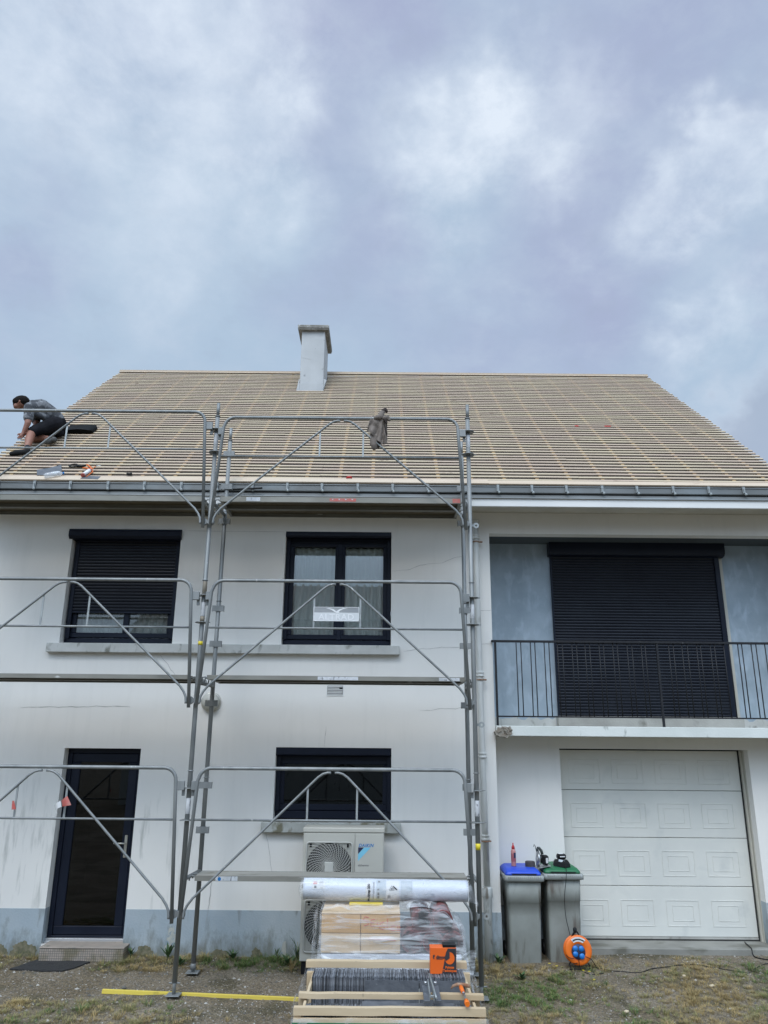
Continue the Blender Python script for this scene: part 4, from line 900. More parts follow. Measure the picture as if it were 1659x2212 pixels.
q=MB(); q.prism([(lx,lz),(lx+.062,lz),(lx,lz-.065)],0,AY-.0042,AY-.0032,'XZ'); q.build('emblem','ink_navy',hp)
q=MB(); q.prism([(lx+.064,lz),(lx+.135,lz),(lx,lz-.135),(lx,lz-.067)],0,AY-.0042,AY-.0032,'XZ'); q.build('emblem','ink_cyan',hp)
text('range_lettering','altherma',.031,(-.246,AY-.0035,.985),'ink_grey',hp,bold=.0003,sx=1.05)

# ------------------------------------------------------------------ crate of slates
CZ=.65
cr_=thing('slate_crate',(.065,6.0,-.22),'open pine crate packed with roofing slates in front of the scaffolding','crate')
def wbar(name,x0,x1,y0,y1,z0,z1,parent,m='crate_wood',sag=.004,seed=0):
    rd=random.Random(seed); mb=MB(); long=max(x1-x0,y1-y0,z1-z0)
    if x1-x0==long:
        n=10; rs=[]
        for i in range(n+1):
            x=x0+(x1-x0)*i/n; a=rd.uniform(-sag,sag)*.5; b_=rd.uniform(-sag,sag)*.4
            rs.append([(x,y0+b_,z0+a),(x,y1+b_,z0+a*.6),(x,y1+b_,z1+a),(x,y0+b_*.5,z1+a*1.1)])
        mb.rings(rs,False)
    else: mb.box(x0,x1,y0,y1,z0,z1,.002)
    return mb.build(name,m,parent)
wbar('board',-.555,.650,6.49,6.555,CZ-.014,CZ+.028,cr_,seed=1)
wbar('board',-.538,.690,5.80,5.85,CZ-.026,CZ+.004,cr_,seed=2)
wbar('board',-.545,.672,5.562,5.605,CZ-.052,CZ-.008,cr_,seed=3)
wbar('board',-.545,.672,5.5555,5.575,.40,.585,cr_,seed=4); wbar('board',-.545,.672,5.5555,5.575,.20,.30,cr_,seed=5)
wbar('board',-.545,.672,5.5555,5.575,-.05,.05,cr_,seed=6)
for x in (-.543,.630):
    for y in (5.575,5.865,6.46): MB().box(x,x+.04,y+.0005,y+.035,-.2,CZ-.037,.002).build('corner_post','crate_wood',cr_)
for x,xn in ((-.502,-.502),(.612,.612)): 
    MB().box(x,x+.018,5.6205,6.499,.56,.612,.002).build('side_rail','crate_wood',cr_)
    MB().box(x,x+.018,5.6205,6.499,.30,.37,.002).build('side_rail','crate_wood',cr_)
MB().box(-.49,.61,5.60,6.49,-.10,-.06).build('crate_floor','crate_wood',cr_)
for y in (5.62,6.0,6.4): MB().box(-.54,.67,y,y+.09,-.24,-.1005,.003).build('skid','crate_wood',cr_)
bnd=MB(); bnd.box(-.548,.675,5.535,5.5375,.538,.566); bnd.build('strap','green_plastic',cr_)
# slates on edge
sm0=None; GS='roofing slates packed on edge in the crate'
def slate_obj():
    mb=MB(); n=8; rd=random.Random(3)
    t=.0062
    top=[(-.11+.22*i/n, .32+rd.uniform(-.004,.002)) for i in range(n+1)]
    mb.prism([(-.11,0)]+top+[(.11,0)],0,-t/2,t/2,'YZ'); return mb
def put_slates(x0,x1,yc,z,lab):
    global sm0
    x=x0
    while x<x1:
        if sm0 is None:
            o=slate_obj().build('slate','slate_edge',None); sm0=o.data
        else: o=bpy.data.objects.new('slate',sm0); col.objects.link(o)
        o.location=(x,yc+random.uniform(-.004,.004),z+random.uniform(-.007,.004)); o.rotation_euler=(random.uniform(-.012,.012),random.uniform(-.006,.010),random.uniform(-.005,.005)); o.scale=(random.uniform(.95,1.25),1,1)
        tag(o,lab,'slate',GS); x+=.0066+random.uniform(0,.0006)
put_slates(-.483,.61,6.352,.322,'dark slate standing on edge in the tight back row of the open pine crate')
put_slates(-.483,.20,5.705,.275,'dark slate standing on edge in the short front row of the open pine crate')
put_slates(.49,.60,5.705,.275,'dark slate standing on edge in the short front row of the open pine crate')
def flat_slate(cx,cy,cz,wx,hz,lab,rx=0,ry=0,rz_=0,t=.006,seed=1,m='slate'):
    rd=random.Random(seed); P=[]
    n=7
    for i in range(n): P.append((-wx/2+wx*i/n+rd.uniform(-.002,.002),-hz/2+rd.uniform(-.003,.003)))
    for i in range(n): P.append((wx/2+rd.uniform(-.002,.002),-hz/2+hz*i/n))
    for i in range(n): P.append((wx/2-wx*i/n,hz/2+rd.uniform(-.003,.003)))
    for i in range(n): P.append((-wx/2+rd.uniform(-.002,.002),hz/2-hz*i/n))
    mb=MB(); mb.prism(P,0,-t/2,t/2,'XY'); o=mb.build('slate',m,None); o.location=(cx,cy,cz); o.rotation_euler=(rx,ry,rz_); tag(o,lab,'slate'); return o
flat_slate(.085,6.222,.525,.385,.20,'large slate standing face on against the back row at centre of the crate',R(88),0,0,seed=2)
flat_slate(.44,6.219,.525,.31,.20,'large slate standing face on against the back row beneath the orange box',R(87),0,0,seed=3)
flat_slate(.02,5.705,.606,.27,.15,'loose slate lying flat on the front row with chipped upper edge',R(8),0,0,seed=4)
flat_slate(.22,5.705,.600,.15,.15,'smooth square slate lying flat between front row and metal clamp',R(6),0,0,seed=5)
flat_slate(.42,5.705,.600,.13,.15,'smooth slate lying flat just left of the orange hammer grip',R(6),0,0,seed=6)
o=tag(MB().box(.277,.283,6.205,6.222,.44,.575,.001).build('metal_strip','steel_pale'),'thin zinc strip standing upright against the large slates in the crate','strip')
# clear film hanging over the crate sides
def sheet(name,fn,nu,nv,m,lab=None,cat=None,thick=.0015,parent=None):
    mb=MB(); V=[fn(i/nu,j/nv) for j in range(nv+1) for i in range(nu+1)]
    mb.add(V,[(j*(nu+1)+i,j*(nu+1)+i+1,(j+1)*(nu+1)+i+1,(j+1)*(nu+1)+i) for j in range(nv) for i in range(nu)],True)
    o=mb.build(name,m,parent,fix=False)
    if lab: tag(o,lab,cat)
    return o
nz=lambda x,y,z,s=1: mnoise.noise(Vector((x*s,y*s,z*s)))
sheet('film_front',lambda u,v:(-.555+1.24*u,5.545+.010*nz(u*9,v*4,1)-.006,-.2+.79*v+.010*nz(u*12,0,2)),60,24,'film_clear',parent=cr_)
sheet('film_side',lambda u,v:(-.553-.022*(1-v)-.018*abs(nz(u*8,v*3,5)),5.55+1.0*u,-.2+.83*v+.03*nz(u*6,0,9)),40,24,'film',parent=cr_)
sheet('film_side',lambda u,v:(.685+.022*(1-v)+.018*abs(nz(u*8,v*3,7)),5.55+1.0*u,-.2+.82*v+.03*nz(u*6,0,4)),40,24,'film',parent=cr_)

# orange box of nails
ob=thing('nail_box',(.463,6.38,.632),'orange and black cardboard box of nails standing on the slates','box')
MB().box(.367,.558,6.33,6.43,.640,.812,.002).build('carton','orange',ob)
q=MB(); q.prism([(.452,.642),(.5565,.642),(.5565,.808),(.497,.808),(.482,.780)],0,6.3285,6.3298,'XZ'); q.build('black_print','ink',ob)
q=MB(); q.prism([(.445+.052+.036*math.cos(a)+.012,.744+.040*math.sin(a)) for a in [2*math.pi*i/26 for i in range(26)]],0,6.3268,6.3282,'XZ'); q.build('orange_print','orange',ob)
q=MB(); q.prism([(.473,.744),(.509,.744),(.509,.784),(.494,.782),(.478,.768)],0,6.3255,6.3266,'XZ'); q.prism([(.509,.744),(.473,.744),(.479,.725)],0,6.3255,6.3266,'XZ')
for k in range(3): q.prism([(.517+.011*k,.80),(.522+.011*k,.80),(.551+.004*k,.757),(.548+.004*k,.757)],0,6.3255,6.3266,'XZ')
q.build('black_print','ink',ob)
text('brand_lettering','dimos',.028,(.410,6.3285,.742),'ink',ob,bold=.0010,sx=1.0)
MB().box(.412,.458,6.3280,6.3292,.736,.7385).build('black_print','ink',ob)
q=MB(); q.prism([(.388,.765),(.402,.765),(.396,.758),(.402,.758),(.392,.744),(.402,.742),(.390,.738),(.386,.748)],0,6.3280,6.3292,'XZ'); q.build('black_print','ink',ob)
text('box_lettering','Pointes\nTechniques',.0215,(.508,6.3270,.678),'orange',ob,align='CENTER',bold=.0008)
MB().box(.46,.556,6.332,6.428,.8122,.832,.002).build('open_flap','black',ob)

# hammer
hm=thing('hammer',(.552,5.66,.675),'slating hammer with orange grip lying across the two front crate boards','hammer')
q=MB(); q.tube([(.546,5.80,.686),(.549,5.72,.683)],.009,8); q.tube([(.549,5.72,.683),(.552,5.60,.676)],.0065,8); q.build('shaft','tool_silver',hm)
q=MB(); q.tube([(.542,5.85,.690),(.543,5.81,.689),(.5465,5.735,.686)],[.013,.0145,.012],10); q.build('grip','orange_plastic',hm); q=MB(); q.tube([(.552,5.615,.676),(.5535,5.575,.674),(.554,5.545,.672)],[.012,.017,.016],10); q.build('grip_end','orange_plastic',hm)
q=MB(); q.tube([(.478,5.865,.672),(.492,5.862,.690),(.52,5.86,.699),(.56,5.858,.699),(.585,5.857,.694),(.604,5.856,.690)],[.004,.009,.012,.012,.0125,.012],8); q.build('head','rust',hm)

# slate clamp (metal rails with two slates)
sc_=thing('slate_cutter',(.36,5.7,.675),'steel slate cutting tool resting on the crate boards beside the hammer','slate cutter')
for (x,w_,dx) in ((.303,.040,-.004),(.372,.040,.006)):
    q=MB(); q.obox((x,5.72,.682+(0.0)),w_,.26,.014,Matrix.Rotation(R(4),3,'X')@Matrix.Rotation(dx*2,3,'Z'),.002); q.build('base_plate','slate',sc_)
for x,y0,y1 in ((.322,5.60,5.86),(.346,5.58,5.88)):
    q=MB(); q.obox((x,(y0+y1)/2,.705),.006,y1-y0,.034,Matrix.Rotation(R(4),3,'X'),.001); q.build('rail','steel_pale',sc_)
q=MB(); q.tube([(.334,5.90,.75),(.352,5.60,.722),(.357,5.52,.712)],.006,8); q.build('blade_bar','steel_pale',sc_)
q=MB(); q.box(.318,.352,5.60,5.615,.69,.705,.002); q.build('cross_bar','steel_pale',sc_)
q=MB(); q.lathe((.306,5.84,.715),[(.001,-.006),(.011,-.005),(.011,.005),(.001,.006)],10); q.build('wing_nut','alu',sc_)
q=MB(); q.lathe((.370,5.84,.715),[(.001,-.006),(.011,-.005),(.011,.005),(.001,.006)],10); q.build('wing_nut','alu',sc_)

# ------------------------------------------------------------------ wrapped pallet behind the crate
pt=thing('pallet',(.08,7.5,-.2),'wooden pallet hidden below the film wrapped cartons','pallet')
for y in (7.2,7.45,7.75): MB().box(-.55,.72,y,y+.09,-.14,-.02,.002).build('stringer','crate_wood',pt)
for k in range(6): MB().box(-.55+.216*k,-.55+.216*k+.14,7.2,7.84,-.0199,.005,.002).build('deck_board','crate_wood',pt)
bs=tag(MB().box(-.50,.69,7.305,7.82,.0055,.538,.008).build('wrapped_base_load','membrane'),'pale wrapped pack at the bottom of the pallet load','pack')
MB().box(-.505,.10,7.296,7.3045,.44,.475).build('green_board','plinth',bs)
k=0
for (z0,z1,m_) in ((.545,.692,'carton_light'),(.697,.845,'carton')):
    for (x0,x1) in ((-.503,-.170),(-.166,.169)):
        side='left' if x0<-.3 else 'right'; lev='lower' if z0<.6 else 'upper'
        mark=' marked with red letters' if (side=='right' and lev=='upper') else (' underlined in red' if (side=='right') else '')
        c=tag(MB().box(x0,x1,7.30,7.84,z0,z1,.003).build('carton',m_),f'{lev} {side} cardboard carton{mark} wrapped in clear film','carton','cartons under film on the pallet')
        if lev=='upper': MB().box(x0-.002,x1+.002 if side=='left' else x1,7.296,7.85,z1+.0002,z1+.004).build('lid','carton_light',c)
        if side=='right' and lev=='upper':
            def stroke(pts): 
                mb=MB(); mb.tube([(-.166+p[0]*.335,7.2975,.697+p[1]*.148) for p in pts],.0026,5,True,False,.4); mb.build('marker_letter','marker',c)
            G=[[(.20,.80),(.10,.86),(.06,.72),(.17,.60),(.19,.45),(.08,.38)],[(.36,.72),(.26,.70),(.25,.38),(.36,.36)],[(.25,.55),(.34,.56)],[(.42,.58),(.41,.36)],[(.42,.72),(.425,.73)],
               [(.58,.60),(.50,.52),(.47,.30),(.56,.18),(.61,.28),(.60,.38),(.54,.38)],[(.68,.76),(.67,.22),(.74,.22)],[(.88,.40),(.78,.38),(.76,.16),(.88,.16)],[(.77,.28),(.86,.28)],[(.93,.10),(.93,.38),(1.0,.34),(1.0,.24),(.94,.22),(1.02,.08)]]
            for q_ in G: stroke(q_)
        if side=='right' and lev=='lower':
            mb=MB(); mb.tube([(-.10,7.2975,.655),(-.03,7.2975,.649),(.06,7.2975,.650),(.13,7.2975,.642)],.0026,5,True,False,.4); mb.build('marker_line','marker',c)
tag(MB().box(-.28,.02,7.62,7.68,.8505,.872,.002).build('wooden_batten','yellow_wood'),'short yellow batten lying on the cartons under the white roll','batten')
for i,(x,z,t_) in enumerate(((.268,.632,'bottom left'),(.448,.632,'bottom middle'),(.618,.628,'bottom right'),(.355,.785,'upper left'),(.535,.790,'upper right'))):
    r_=thing('sheet_roll',(x,7.45,z),f'maroon roll of flashing sheet, {t_} of the five stacked beside the cartons','sheet roll','maroon rolls stacked beside the cartons')
    mb=MB(); P=[]
    for a in range(0,100):
        an=a*.19; rr=.088-.0006*a; P.append((rr*math.cos(an),rr*math.sin(an)))
    rs=[]
    mb.lathe((x,7.31,z),[(.088,0),(.0885,.002),(.088,.5),(.04,.5)],26,'Y'); 
    for rr in (.088,.080,.071,.061,.05): mb.lathe((x,7.309,z),[(rr,0),(rr-.0035,-.004),(rr-.0045,.0),(rr-.0045,.03)],24,'Y')
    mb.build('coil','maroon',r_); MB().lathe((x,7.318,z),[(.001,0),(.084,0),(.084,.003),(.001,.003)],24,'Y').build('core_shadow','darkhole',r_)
# stretch film around the load
def filmfn(off):
    def fn(u,v):
        # u round the pack, v bottom to top
        a=u*4; 
        x0,x1,y0,y1=-.515-.03*(1-v)**2,.715+.05*(1-v)**2,7.285-.02*(1-v),7.87
        if a<1: x,y=x0+(x1-x0)*a,y0
        elif a<2: x,y=x1,y0+(y1-y0)*(a-1)
        elif a<3: x,y=x1-(x1-x0)*(a-2),y1
        else: x,y=x0,y1-(y1-y0)*(a-3)
        zt=.865 if x<.17 else .865+.03*math.sin((x-.17)*9)
        if x>.55: zt-= (x-.55)*.55
        z=.38+(zt-.38)*v
        n=nz(u*30,v*3,off); n2=nz(u*9,v*14+u*6,off+3)
        k=.012*n+.012*n2
        nx_,ny_=(0,-1) if a<1 else ((1,0) if a<2 else ((0,1) if a<3 else (-1,0)))
        return (x+nx_*abs(k)*1.2,y+ny_*abs(k)*1.2,z+.006*n2)
    return fn
fo=tag(sheet('stretch_film',filmfn(1),160,36,'film'),'crinkled clear stretch film wrapped round the cartons and maroon rolls','film')
def topfilm(u,v):
    x=-.515+1.23*u; y=7.285+.585*v; 
    zt=.872 if x<.17 else .872+.035*math.sin((x-.17)*9)
    if x>.55: zt-=(x-.55)*.55
    tuft=.05*math.exp(-((x+.36)**2)/.006-((y-7.36)**2)/.012)+.05*math.exp(-((x-.56)**2)/.003-((y-7.42)**2)/.01)+.03*math.exp(-((x-.28)**2)/.003-((y-7.42)**2)/.01)
    if y>7.56: tuft=0
    return (x,y,zt+.008*nz(x*9,y*9,2)+tuft-.004)
t2=sheet('top_film',topfilm,80,40,'film',parent=fo)
t3=sheet('loose_film',lambda u,v:(-.60+1.40*u+.03*(v-.5),7.255+.03*nz(u*14,v*5,8)+.015*math.sin(u*40),.40+.12*v*(1+.5*nz(u*9,0,3))+.06*max(0,u-.8)*5*v),80,14,'film',parent=fo)
t4=sheet('loose_film',lambda u,v:(-.565-.035*(1-v)+.016*nz(u*9,v*9,1),7.28+.5*u,.15+.70*v),24,30,'film',parent=fo)
t5=sheet('loose_film',lambda u,v:(.70+.085*(1-v)**1.4+.02*nz(u*9,v*9,4),7.27+.4*u,.25+.50*v),24,30,'film',parent=fo)

# roll of roof membrane
mr=thing('membrane_roll',(.05,7.70,.90),'long white roll of roofing membrane in clear plastic on the cartons','membrane roll')
rr=.088; ry_=7.70; rz0=.968
def roll(xa,xb,za,zb,r,nm,m,par,bumps=0.0,seed=0,n=60,seg=40):
    rs=[]
    for i in range(n+1):
        t=i/n; x=xa+(xb-xa)*t; z=za+(zb-za)*t; rs.append([(x,ry_+(r+bumps*nz(x*5,math.cos(a)*2+seed,math.sin(a)*2))*math.cos(a),z+(r+bumps*nz(x*5,math.cos(a)*2+seed,math.sin(a)*2))*math.sin(a)) for a in [2*math.pi*k/seg for k in range(seg)]])
    mb=MB(); mb.rings(rs,True,True); return mb.build(nm,m,par)
roll(-.70,.79,.975,.962,rr,'roll_sheet','membrane',mr,.002)
ZR=lambda x:.975-.013*(x+.70)/1.49
def curved(name,x0,x1,a0,a1,m,par,dr=.0022):     # patch lying on the roll; angle from -Y towards +Z
    mb=MB(); V=[]; n=10
    for i in range(n+1):
        a=math.pi-(a0+(a1-a0)*i/n)
        for x in (x0,x1): V.append((x,ry_+(rr+dr)*math.cos(a),ZR(x)+(rr+dr)*math.sin(a)))
    mb.add(V,[(2*i,2*i+1,2*i+3,2*i+2) for i in range(n)],True); return mb.build(name,m,par,fix=False)
lab1=curved('printed_label',-.62,-.50,.12,.95,'paper',mr,.0024)
curved('label_print',-.61,-.575,.55,.85,'sticker_red',lab1,.0032); curved('label_print',-.555,-.52,.65,.85,'ink_grey',lab1,.0032); curved('label_print',-.60,-.58,.2,.42,'ink_grey',lab1,.0032); curved('label_print',-.545,-.52,.2,.24,'ink_grey',lab1,.0032)
curved('grey_band',-.135,-.085,-1.0,1.25,'paper',mr); curved('grey_band',-.04,.045,-1.0,1.2,'paper_grey',mr); band=curved('white_band',.05,.165,-.75,1.15,'paper',mr); curved('grey_band',.18,.285,-1.0,1.15,'paper_grey',mr)
for (a_,b_,c_,d_) in ((-.070,-.064,-.8,.9),(-.058,-.055,-.2,.9),(-.03,-.012,-.75,-.45),(-.03,-.012,-.35,-.1),(-.03,-.012,.1,.25),(-.025,-.005,.85,1.05),(.062,.09,-.70,-.35),(.215,.245,-.55,-.30),(.265,.275,-.5,-.35)): curved('label_print',a_,b_,c_,d_,'ink_grey',mr,.0034)
# vertical product lettering, read from bottom to top
text('roll_lettering','Multivap 220',.030,(-.098,ry_-rr-.006,ZR(-.1)-.082),'ink',mr,rot=(R(90),R(-90),0),bold=.0010,sx=.92)
q=MB(); y_=ry_-rr-.004
P=[(.078,ZR(0)+.012),(.100,ZR(0)+.048),(.122,ZR(0)+.012)]
for a_,b_ in zip(P,P[1:]+P[:1]): q.tube([(a_[0],y_,a_[1]),(b_[0],y_,b_[1])],.0013,4,True,False)
q.prism([(.108,ZR(0)+.044),(.116,ZR(0)+.047),(.152,ZR(0)+.016),(.140,ZR(0)+.012)],0,y_-.001,y_+.001,'XZ'); q.prism([(.095,ZR(0)+.016),(.105,ZR(0)+.016),(.105,ZR(0)+.030),(.095,ZR(0)+.026)],0,y_-.001,y_+.001,'XZ')
q.build('house_symbol','ink',mr)
# loose wrapper with twisted ends
rs=[]; xs=[(-.745,.015,-.02),(-.735,.05,-.01),(-.725,.085,0),(-.712,.092,0)]+[(-.70+1.49*i/50,.0925,0) for i in range(51)]+[(.80,.088,-.004),(.825,.07,-.02),(.845,.05,-.045),(.865,.04,-.075),(.885,.02,-.11)]
for (x,r,dzz) in xs:
    rs.append([(x,ry_+(r+.006*abs(nz(x*6,math.cos(a)*3,math.sin(a)*3+5)))*math.cos(a),ZR(x)+dzz+(r+.006*abs(nz(x*6,math.cos(a)*3,math.sin(a)*3+5)))*math.sin(a)) for a in [2*math.pi*k/40 for k in range(40)]])
MB().rings(rs,True,True).build('clear_wrapper','film_clear',mr)

# ------------------------------------------------------------------ yellow batten, doormat, offcuts on the ground
yb=MB(); n=16; rs=[]
for i in range(n+1):
    t=i/n; x=-2.685+2.15*t; y=8.47-.16*t; z=gz(x,y)*0+(-.092-.018*t)+.0; rs.append([(x,y-.015,z),(x,y+.022,z),(x,y+.022,z+.032),(x,y-.015,z+.032)])
yb.rings(rs,False); tag(yb.build('wooden_batten','yellow_wood'),'long yellow treated batten lying on the gravel by the scaffold foot','batten')
dm=MB(); pts=[(-3.85,9.03),(-3.70,9.34),(-3.10,9.27),(-3.30,9.00)]
V=[];n=14
for j in range(n+1):
    for i in range(n+1):
        u,v=i/n,j/n; a=Vector(pts[0]).lerp(Vector(pts[3]),u); b=Vector(pts[1]).lerp(Vector(pts[2]),u); p=a.lerp(b,v)
        V.append((p.x+.01*nz(u*3,v*3,1),p.y,gz(p.x,p.y)+.014+.006*nz(u*4,v*4,3)))
V2=[(v[0],v[1],v[2]-.012) for v in V]; m_=n+1; dm.add(V+V2,[(j*m_+i,j*m_+i+1,(j+1)*m_+i+1,(j+1)*m_+i) for j in range(n) for i in range(n)]+[(m_*m_+(j+1)*m_+i,m_*m_+(j+1)*m_+i+1,m_*m_+j*m_+i+1,m_*m_+j*m_+i) for j in range(n) for i in range(n)])
bd=[i for i in range(n)]+[i*m_+n for i in range(n)]+[n*m_+n-i for i in range(n)]+[(n-i)*m_ for i in range(n)]
base=len(dm.v)-2*m_*m_
for a,b in zip(bd,bd[1:]+bd[:1]): dm.f.append([base+a,base+m_*m_+a,base+m_*m_+b,base+b]); dm.sm.append(False); dm.mi.append(0)
tag(dm.build('doormat','mat'),'worn black rubber doormat on the dirt below the tiled step','doormat')
for (x,y,s_,lab) in ((3.34,8.77,.028,'cream wood offcut on the dry grass, largest of the three chips'),(3.16,9.04,.020,'small cream wood chip on the grass nearest the garage sill'),(2.28,8.12,.026,'thin cream wood chip lying near the bottom edge of the grass')):
    q=MB(); q.obox((x,y,gz(x,y)+.012),s_*1.6,s_,.014,Matrix.Rotation(x*3,3,'Z'),.002); tag(q.build('wood_chip','wood_bit'),lab,'wood chip','wood chips scattered on the grass')
q=MB(); q.obox((-2.50,8.55,gz(-2.5,8.55)+.02),.045,.03,.03,Matrix.Rotation(.5,3,'Z'),.01); tag(q.build('stone','stone3'),'small dark stone just behind the yellow batten','stone')

# ------------------------------------------------------------------ wheelie bins
def bin_(x0,x1,yf,zb,ztop,lidmat,label):
    t=thing('wheelie_bin',((x0+x1)/2,yf+.25,zb),label,'wheelie bin','wheelie bins beside the garage door')
    cx=(x0+x1)/2; hw=(x1-x0)/2; H_=ztop-zb
    def rect(cx,cy,hx,hy,z,r=.03,n=4):
        P=[]
        for (sx,sy,a0) in ((1,1,0),(-1,1,math.pi/2),(-1,-1,math.pi),(1,-1,1.5*math.pi)):
            for i in range(n+1):
                a=a0+math.pi/2*i/n; P.append((cx+sx*(hx-r)+r*math.cos(a),cy+sy*(hy-r)+r*math.sin(a),z))
        return P
    cy=yf+.26
    rs=[rect(cx,cy+.02,hw*.76,.17,zb+.0),rect(cx,cy+.02,hw*.77,.175,zb+.02),rect(cx,cy+.012,hw*.80,.205,zb+H_*.55),rect(cx,cy+.01,hw*.815,.215,zb+H_*.70),rect(cx,cy+.01,hw*.83,.222,zb+H_*.705),rect(cx,cy+.005,hw*.85,.235,zb+H_*.96)]
    b=MB(); b.rings(rs,True,True); body=b.build('body','bin_grey',t)
    r_=MB(); r_.rings([rect(cx,cy,hw*.90,.25,ztop-.045),rect(cx,cy,hw*1.0,.262,ztop-.04),rect(cx,cy,hw*1.0,.265,ztop+.01),rect(cx,cy,hw*.96,.255,ztop+.016)],True,True)
    rim=r_.build('rim','rim_grey',t)
    rib=MB()
    for k in range(17): rib.box(cx-hw*.80+hw*1.6*k/16-.004,cx-hw*.80+hw*1.6*k/16+.004,cy-.269,cy-.2625,ztop-.012,ztop+.006,.001)
    rib.build('rim_rib','bin_grey',rim)
    l=MB(); zl=ztop+.017
    l.rings([rect(cx-.01,cy+.0,hw*.90,.245,zl),rect(cx-.01,cy+.0,hw*.90,.245,zl+.022),rect(cx-.01,cy+.02,hw*.82,.215,zl+.048,.04),rect(cx-.01,cy+.06,hw*.70,.16,zl+.064,.04)],True,True); ld=l.build('lid',lidmat,t)
    MB().box(cx-hw*.62,cx+hw*.60,cy-.252,cy-.2455,zl+.004,zl+.018,.002).build('lid_grip','darkhole',ld)
    q=MB(); q.box(cx-hw*.66,cx+hw*.64,cy-.254,cy-.2456,zl+.019,zl+.026,.002); q.build('grip_lip',lidmat,ld)
    hd=MB(); hd.tube([(cx-hw*.8,cy+.262,ztop+.0),(cx-hw*.8,cy+.30,ztop+.02),(cx+hw*.8,cy+.30,ztop+.02),(cx+hw*.8,cy+.262,ztop)],.012,8); hd.build('handle','bin_grey',t)
    for sg in (-1,1):
        w_=MB(); w_.lathe((cx+sg*(hw*.78),cy+.21,zb+.075),[(.03,-.02),(.085,-.02),(.09,-.012),(.09,.012),(.085,.02),(.03,.02)],20,'X'); w_.build('wheel','black',t)
    st=MB()
    if lidmat=='blue_plastic': pts=[(cx-.04,.0),(cx+.05,.005)]
    return t,cy
binA,cyA=bin_(1.372,1.812,9.31,-.055,.835,'blue_plastic','grey wheelie bin with blue lid standing beside the corner downpipe')
binB,cyB=bin_(1.815,2.262,9.36,-.05,.850,'green_plastic','grey wheelie bin with green lid standing at the garage door')
LZA=.915; LZB=.93
# pink chalk bottle
q=thing('chalk_bottle',(1.515,9.56,LZA),'pink squeeze bottle of chalk powder with red cap on the blue lid','bottle')
MB().lathe((1.515,9.56,LZA),[(.001,0),(.026,0),(.028,.006),(.028,.155),(.024,.172),(.017,.18)],20).build('bottle_body','pink',q)
MB().lathe((1.515,9.56,LZA),[(.018,.181),(.019,.20),(.014,.212),(.007,.222),(.006,.245),(.001,.247)],16).build('cap','red',q)
MB().box(1.515,1.538,9.529,9.531,LZA+.09,LZA+.145).build('print','ink_navy',q)
MB().lathe((1.515,9.56,LZA+.05),[(.0284,0),(.0286,.001),(.0286,.085),(.0284,.086)],20).build('label_band','pinkband',q)
# stack of discs
q=tag(MB().lathe((1.70,9.545,LZA-.002),[(.001,0),(.054,0),(.056,.004),(.056,.011),(.053,.014),(.053,.017),(.056,.02),(.056,.028),(.053,.031),(.056,.034),(.056,.043),(.053,.046),(.056,.05),(.052,.058),(.02,.060),(.001,.060)],24).build('disc_stack','disc'),'stack of black abrasive discs on the blue lid beside the saw','discs')
# circular saw
cs=thing('circular_saw',(1.83,9.52,LZA),'cordless circular saw standing on its base between the two lids','circular saw')
q=MB(); q.obox((1.835,9.53,LZA+.010),.15,.22,.006,Matrix.Rotation(R(-10),3,'Y'),.001); q.build('base_plate','tool_silver',cs)
q=MB(); q.lathe((1.79,9.53,LZA+.085),[(.001,-.012),(.07,-.012),(.078,-.006),(.078,.012),(.07,.016),(.001,.016)],28,'X'); q.build('blade_guard','tool_silver',cs)
q=MB(); q.lathe((1.775,9.53,LZA+.062),[(.001,-.002),(.066,-.002),(.066,.002),(.001,.002)],32,'X'); q.build('blade','tool_silver',cs)
q=MB(); q.lathe((1.80,9.53,LZA+.085),[(.04,0),(.044,.004),(.042,.05),(.03,.056)],18,'X'); q.obox((1.865,9.52,LZA+.075),.07,.09,.10,Matrix.Rotation(R(4),3,'Y'),.012); q.build('motor_housing','black',cs)
q=MB(); q.box(1.868,1.893,9.472,9.4745,LZA+.045,LZA+.10,.001); q.build('battery_label','paper',cs)
q=MB(); q.tube([(1.845,9.55,LZA+.13),(1.835,9.55,LZA+.165),(1.81,9.54,LZA+.195),(1.79,9.53,LZA+.198)],[.016,.017,.016,.014],10); q.tube([(1.80,9.56,LZA+.15),(1.785,9.54,LZA+.19)],.012,8); q.build('handle','tool_grey',cs)
q=MB(); q.tube([(1.79,9.56,LZA+.12),(1.77,9.57,LZA+.215),(1.76,9.57,LZA+.232),(1.753,9.57,LZA+.205)],.004,6); q.build('hook','black',cs)
# charger
cg=thing('battery_charger',(2.05,9.54,LZB),'black battery charger holding a battery on the green bin lid','charger')
q=MB(); q.rings([[(x,y,LZB-.006) for x,y in ((1.96,9.50),(2.075,9.42),(2.14,9.46),(2.14,9.56),(2.03,9.63),(1.97,9.60))],[(x,y,LZB+.035) for x,y in ((1.962,9.51),(2.075,9.43),(2.135,9.465),(2.135,9.555),(2.03,9.62),(1.975,9.59))],[(x,y,LZB+.062) for x,y in ((1.985,9.54),(2.07,9.50),(2.12,9.52),(2.115,9.55),(2.03,9.60),(1.99,9.58))]],False,True); q.build('charger_body','black',cg)
q=MB(); q.obox((2.05,9.485,LZB+.052),.07,.035,.003,Matrix.Rotation(R(35),3,'X')@Matrix.Rotation(R(-20),3,'Z')); q.build('printed_label','paper_grey',cg)
q=MB(); q.obox((2.06,9.55,LZB+.094),.10,.075,.055,Matrix.Rotation(R(12),3,'Z'),.014); bb=q.build('battery','black',cg)
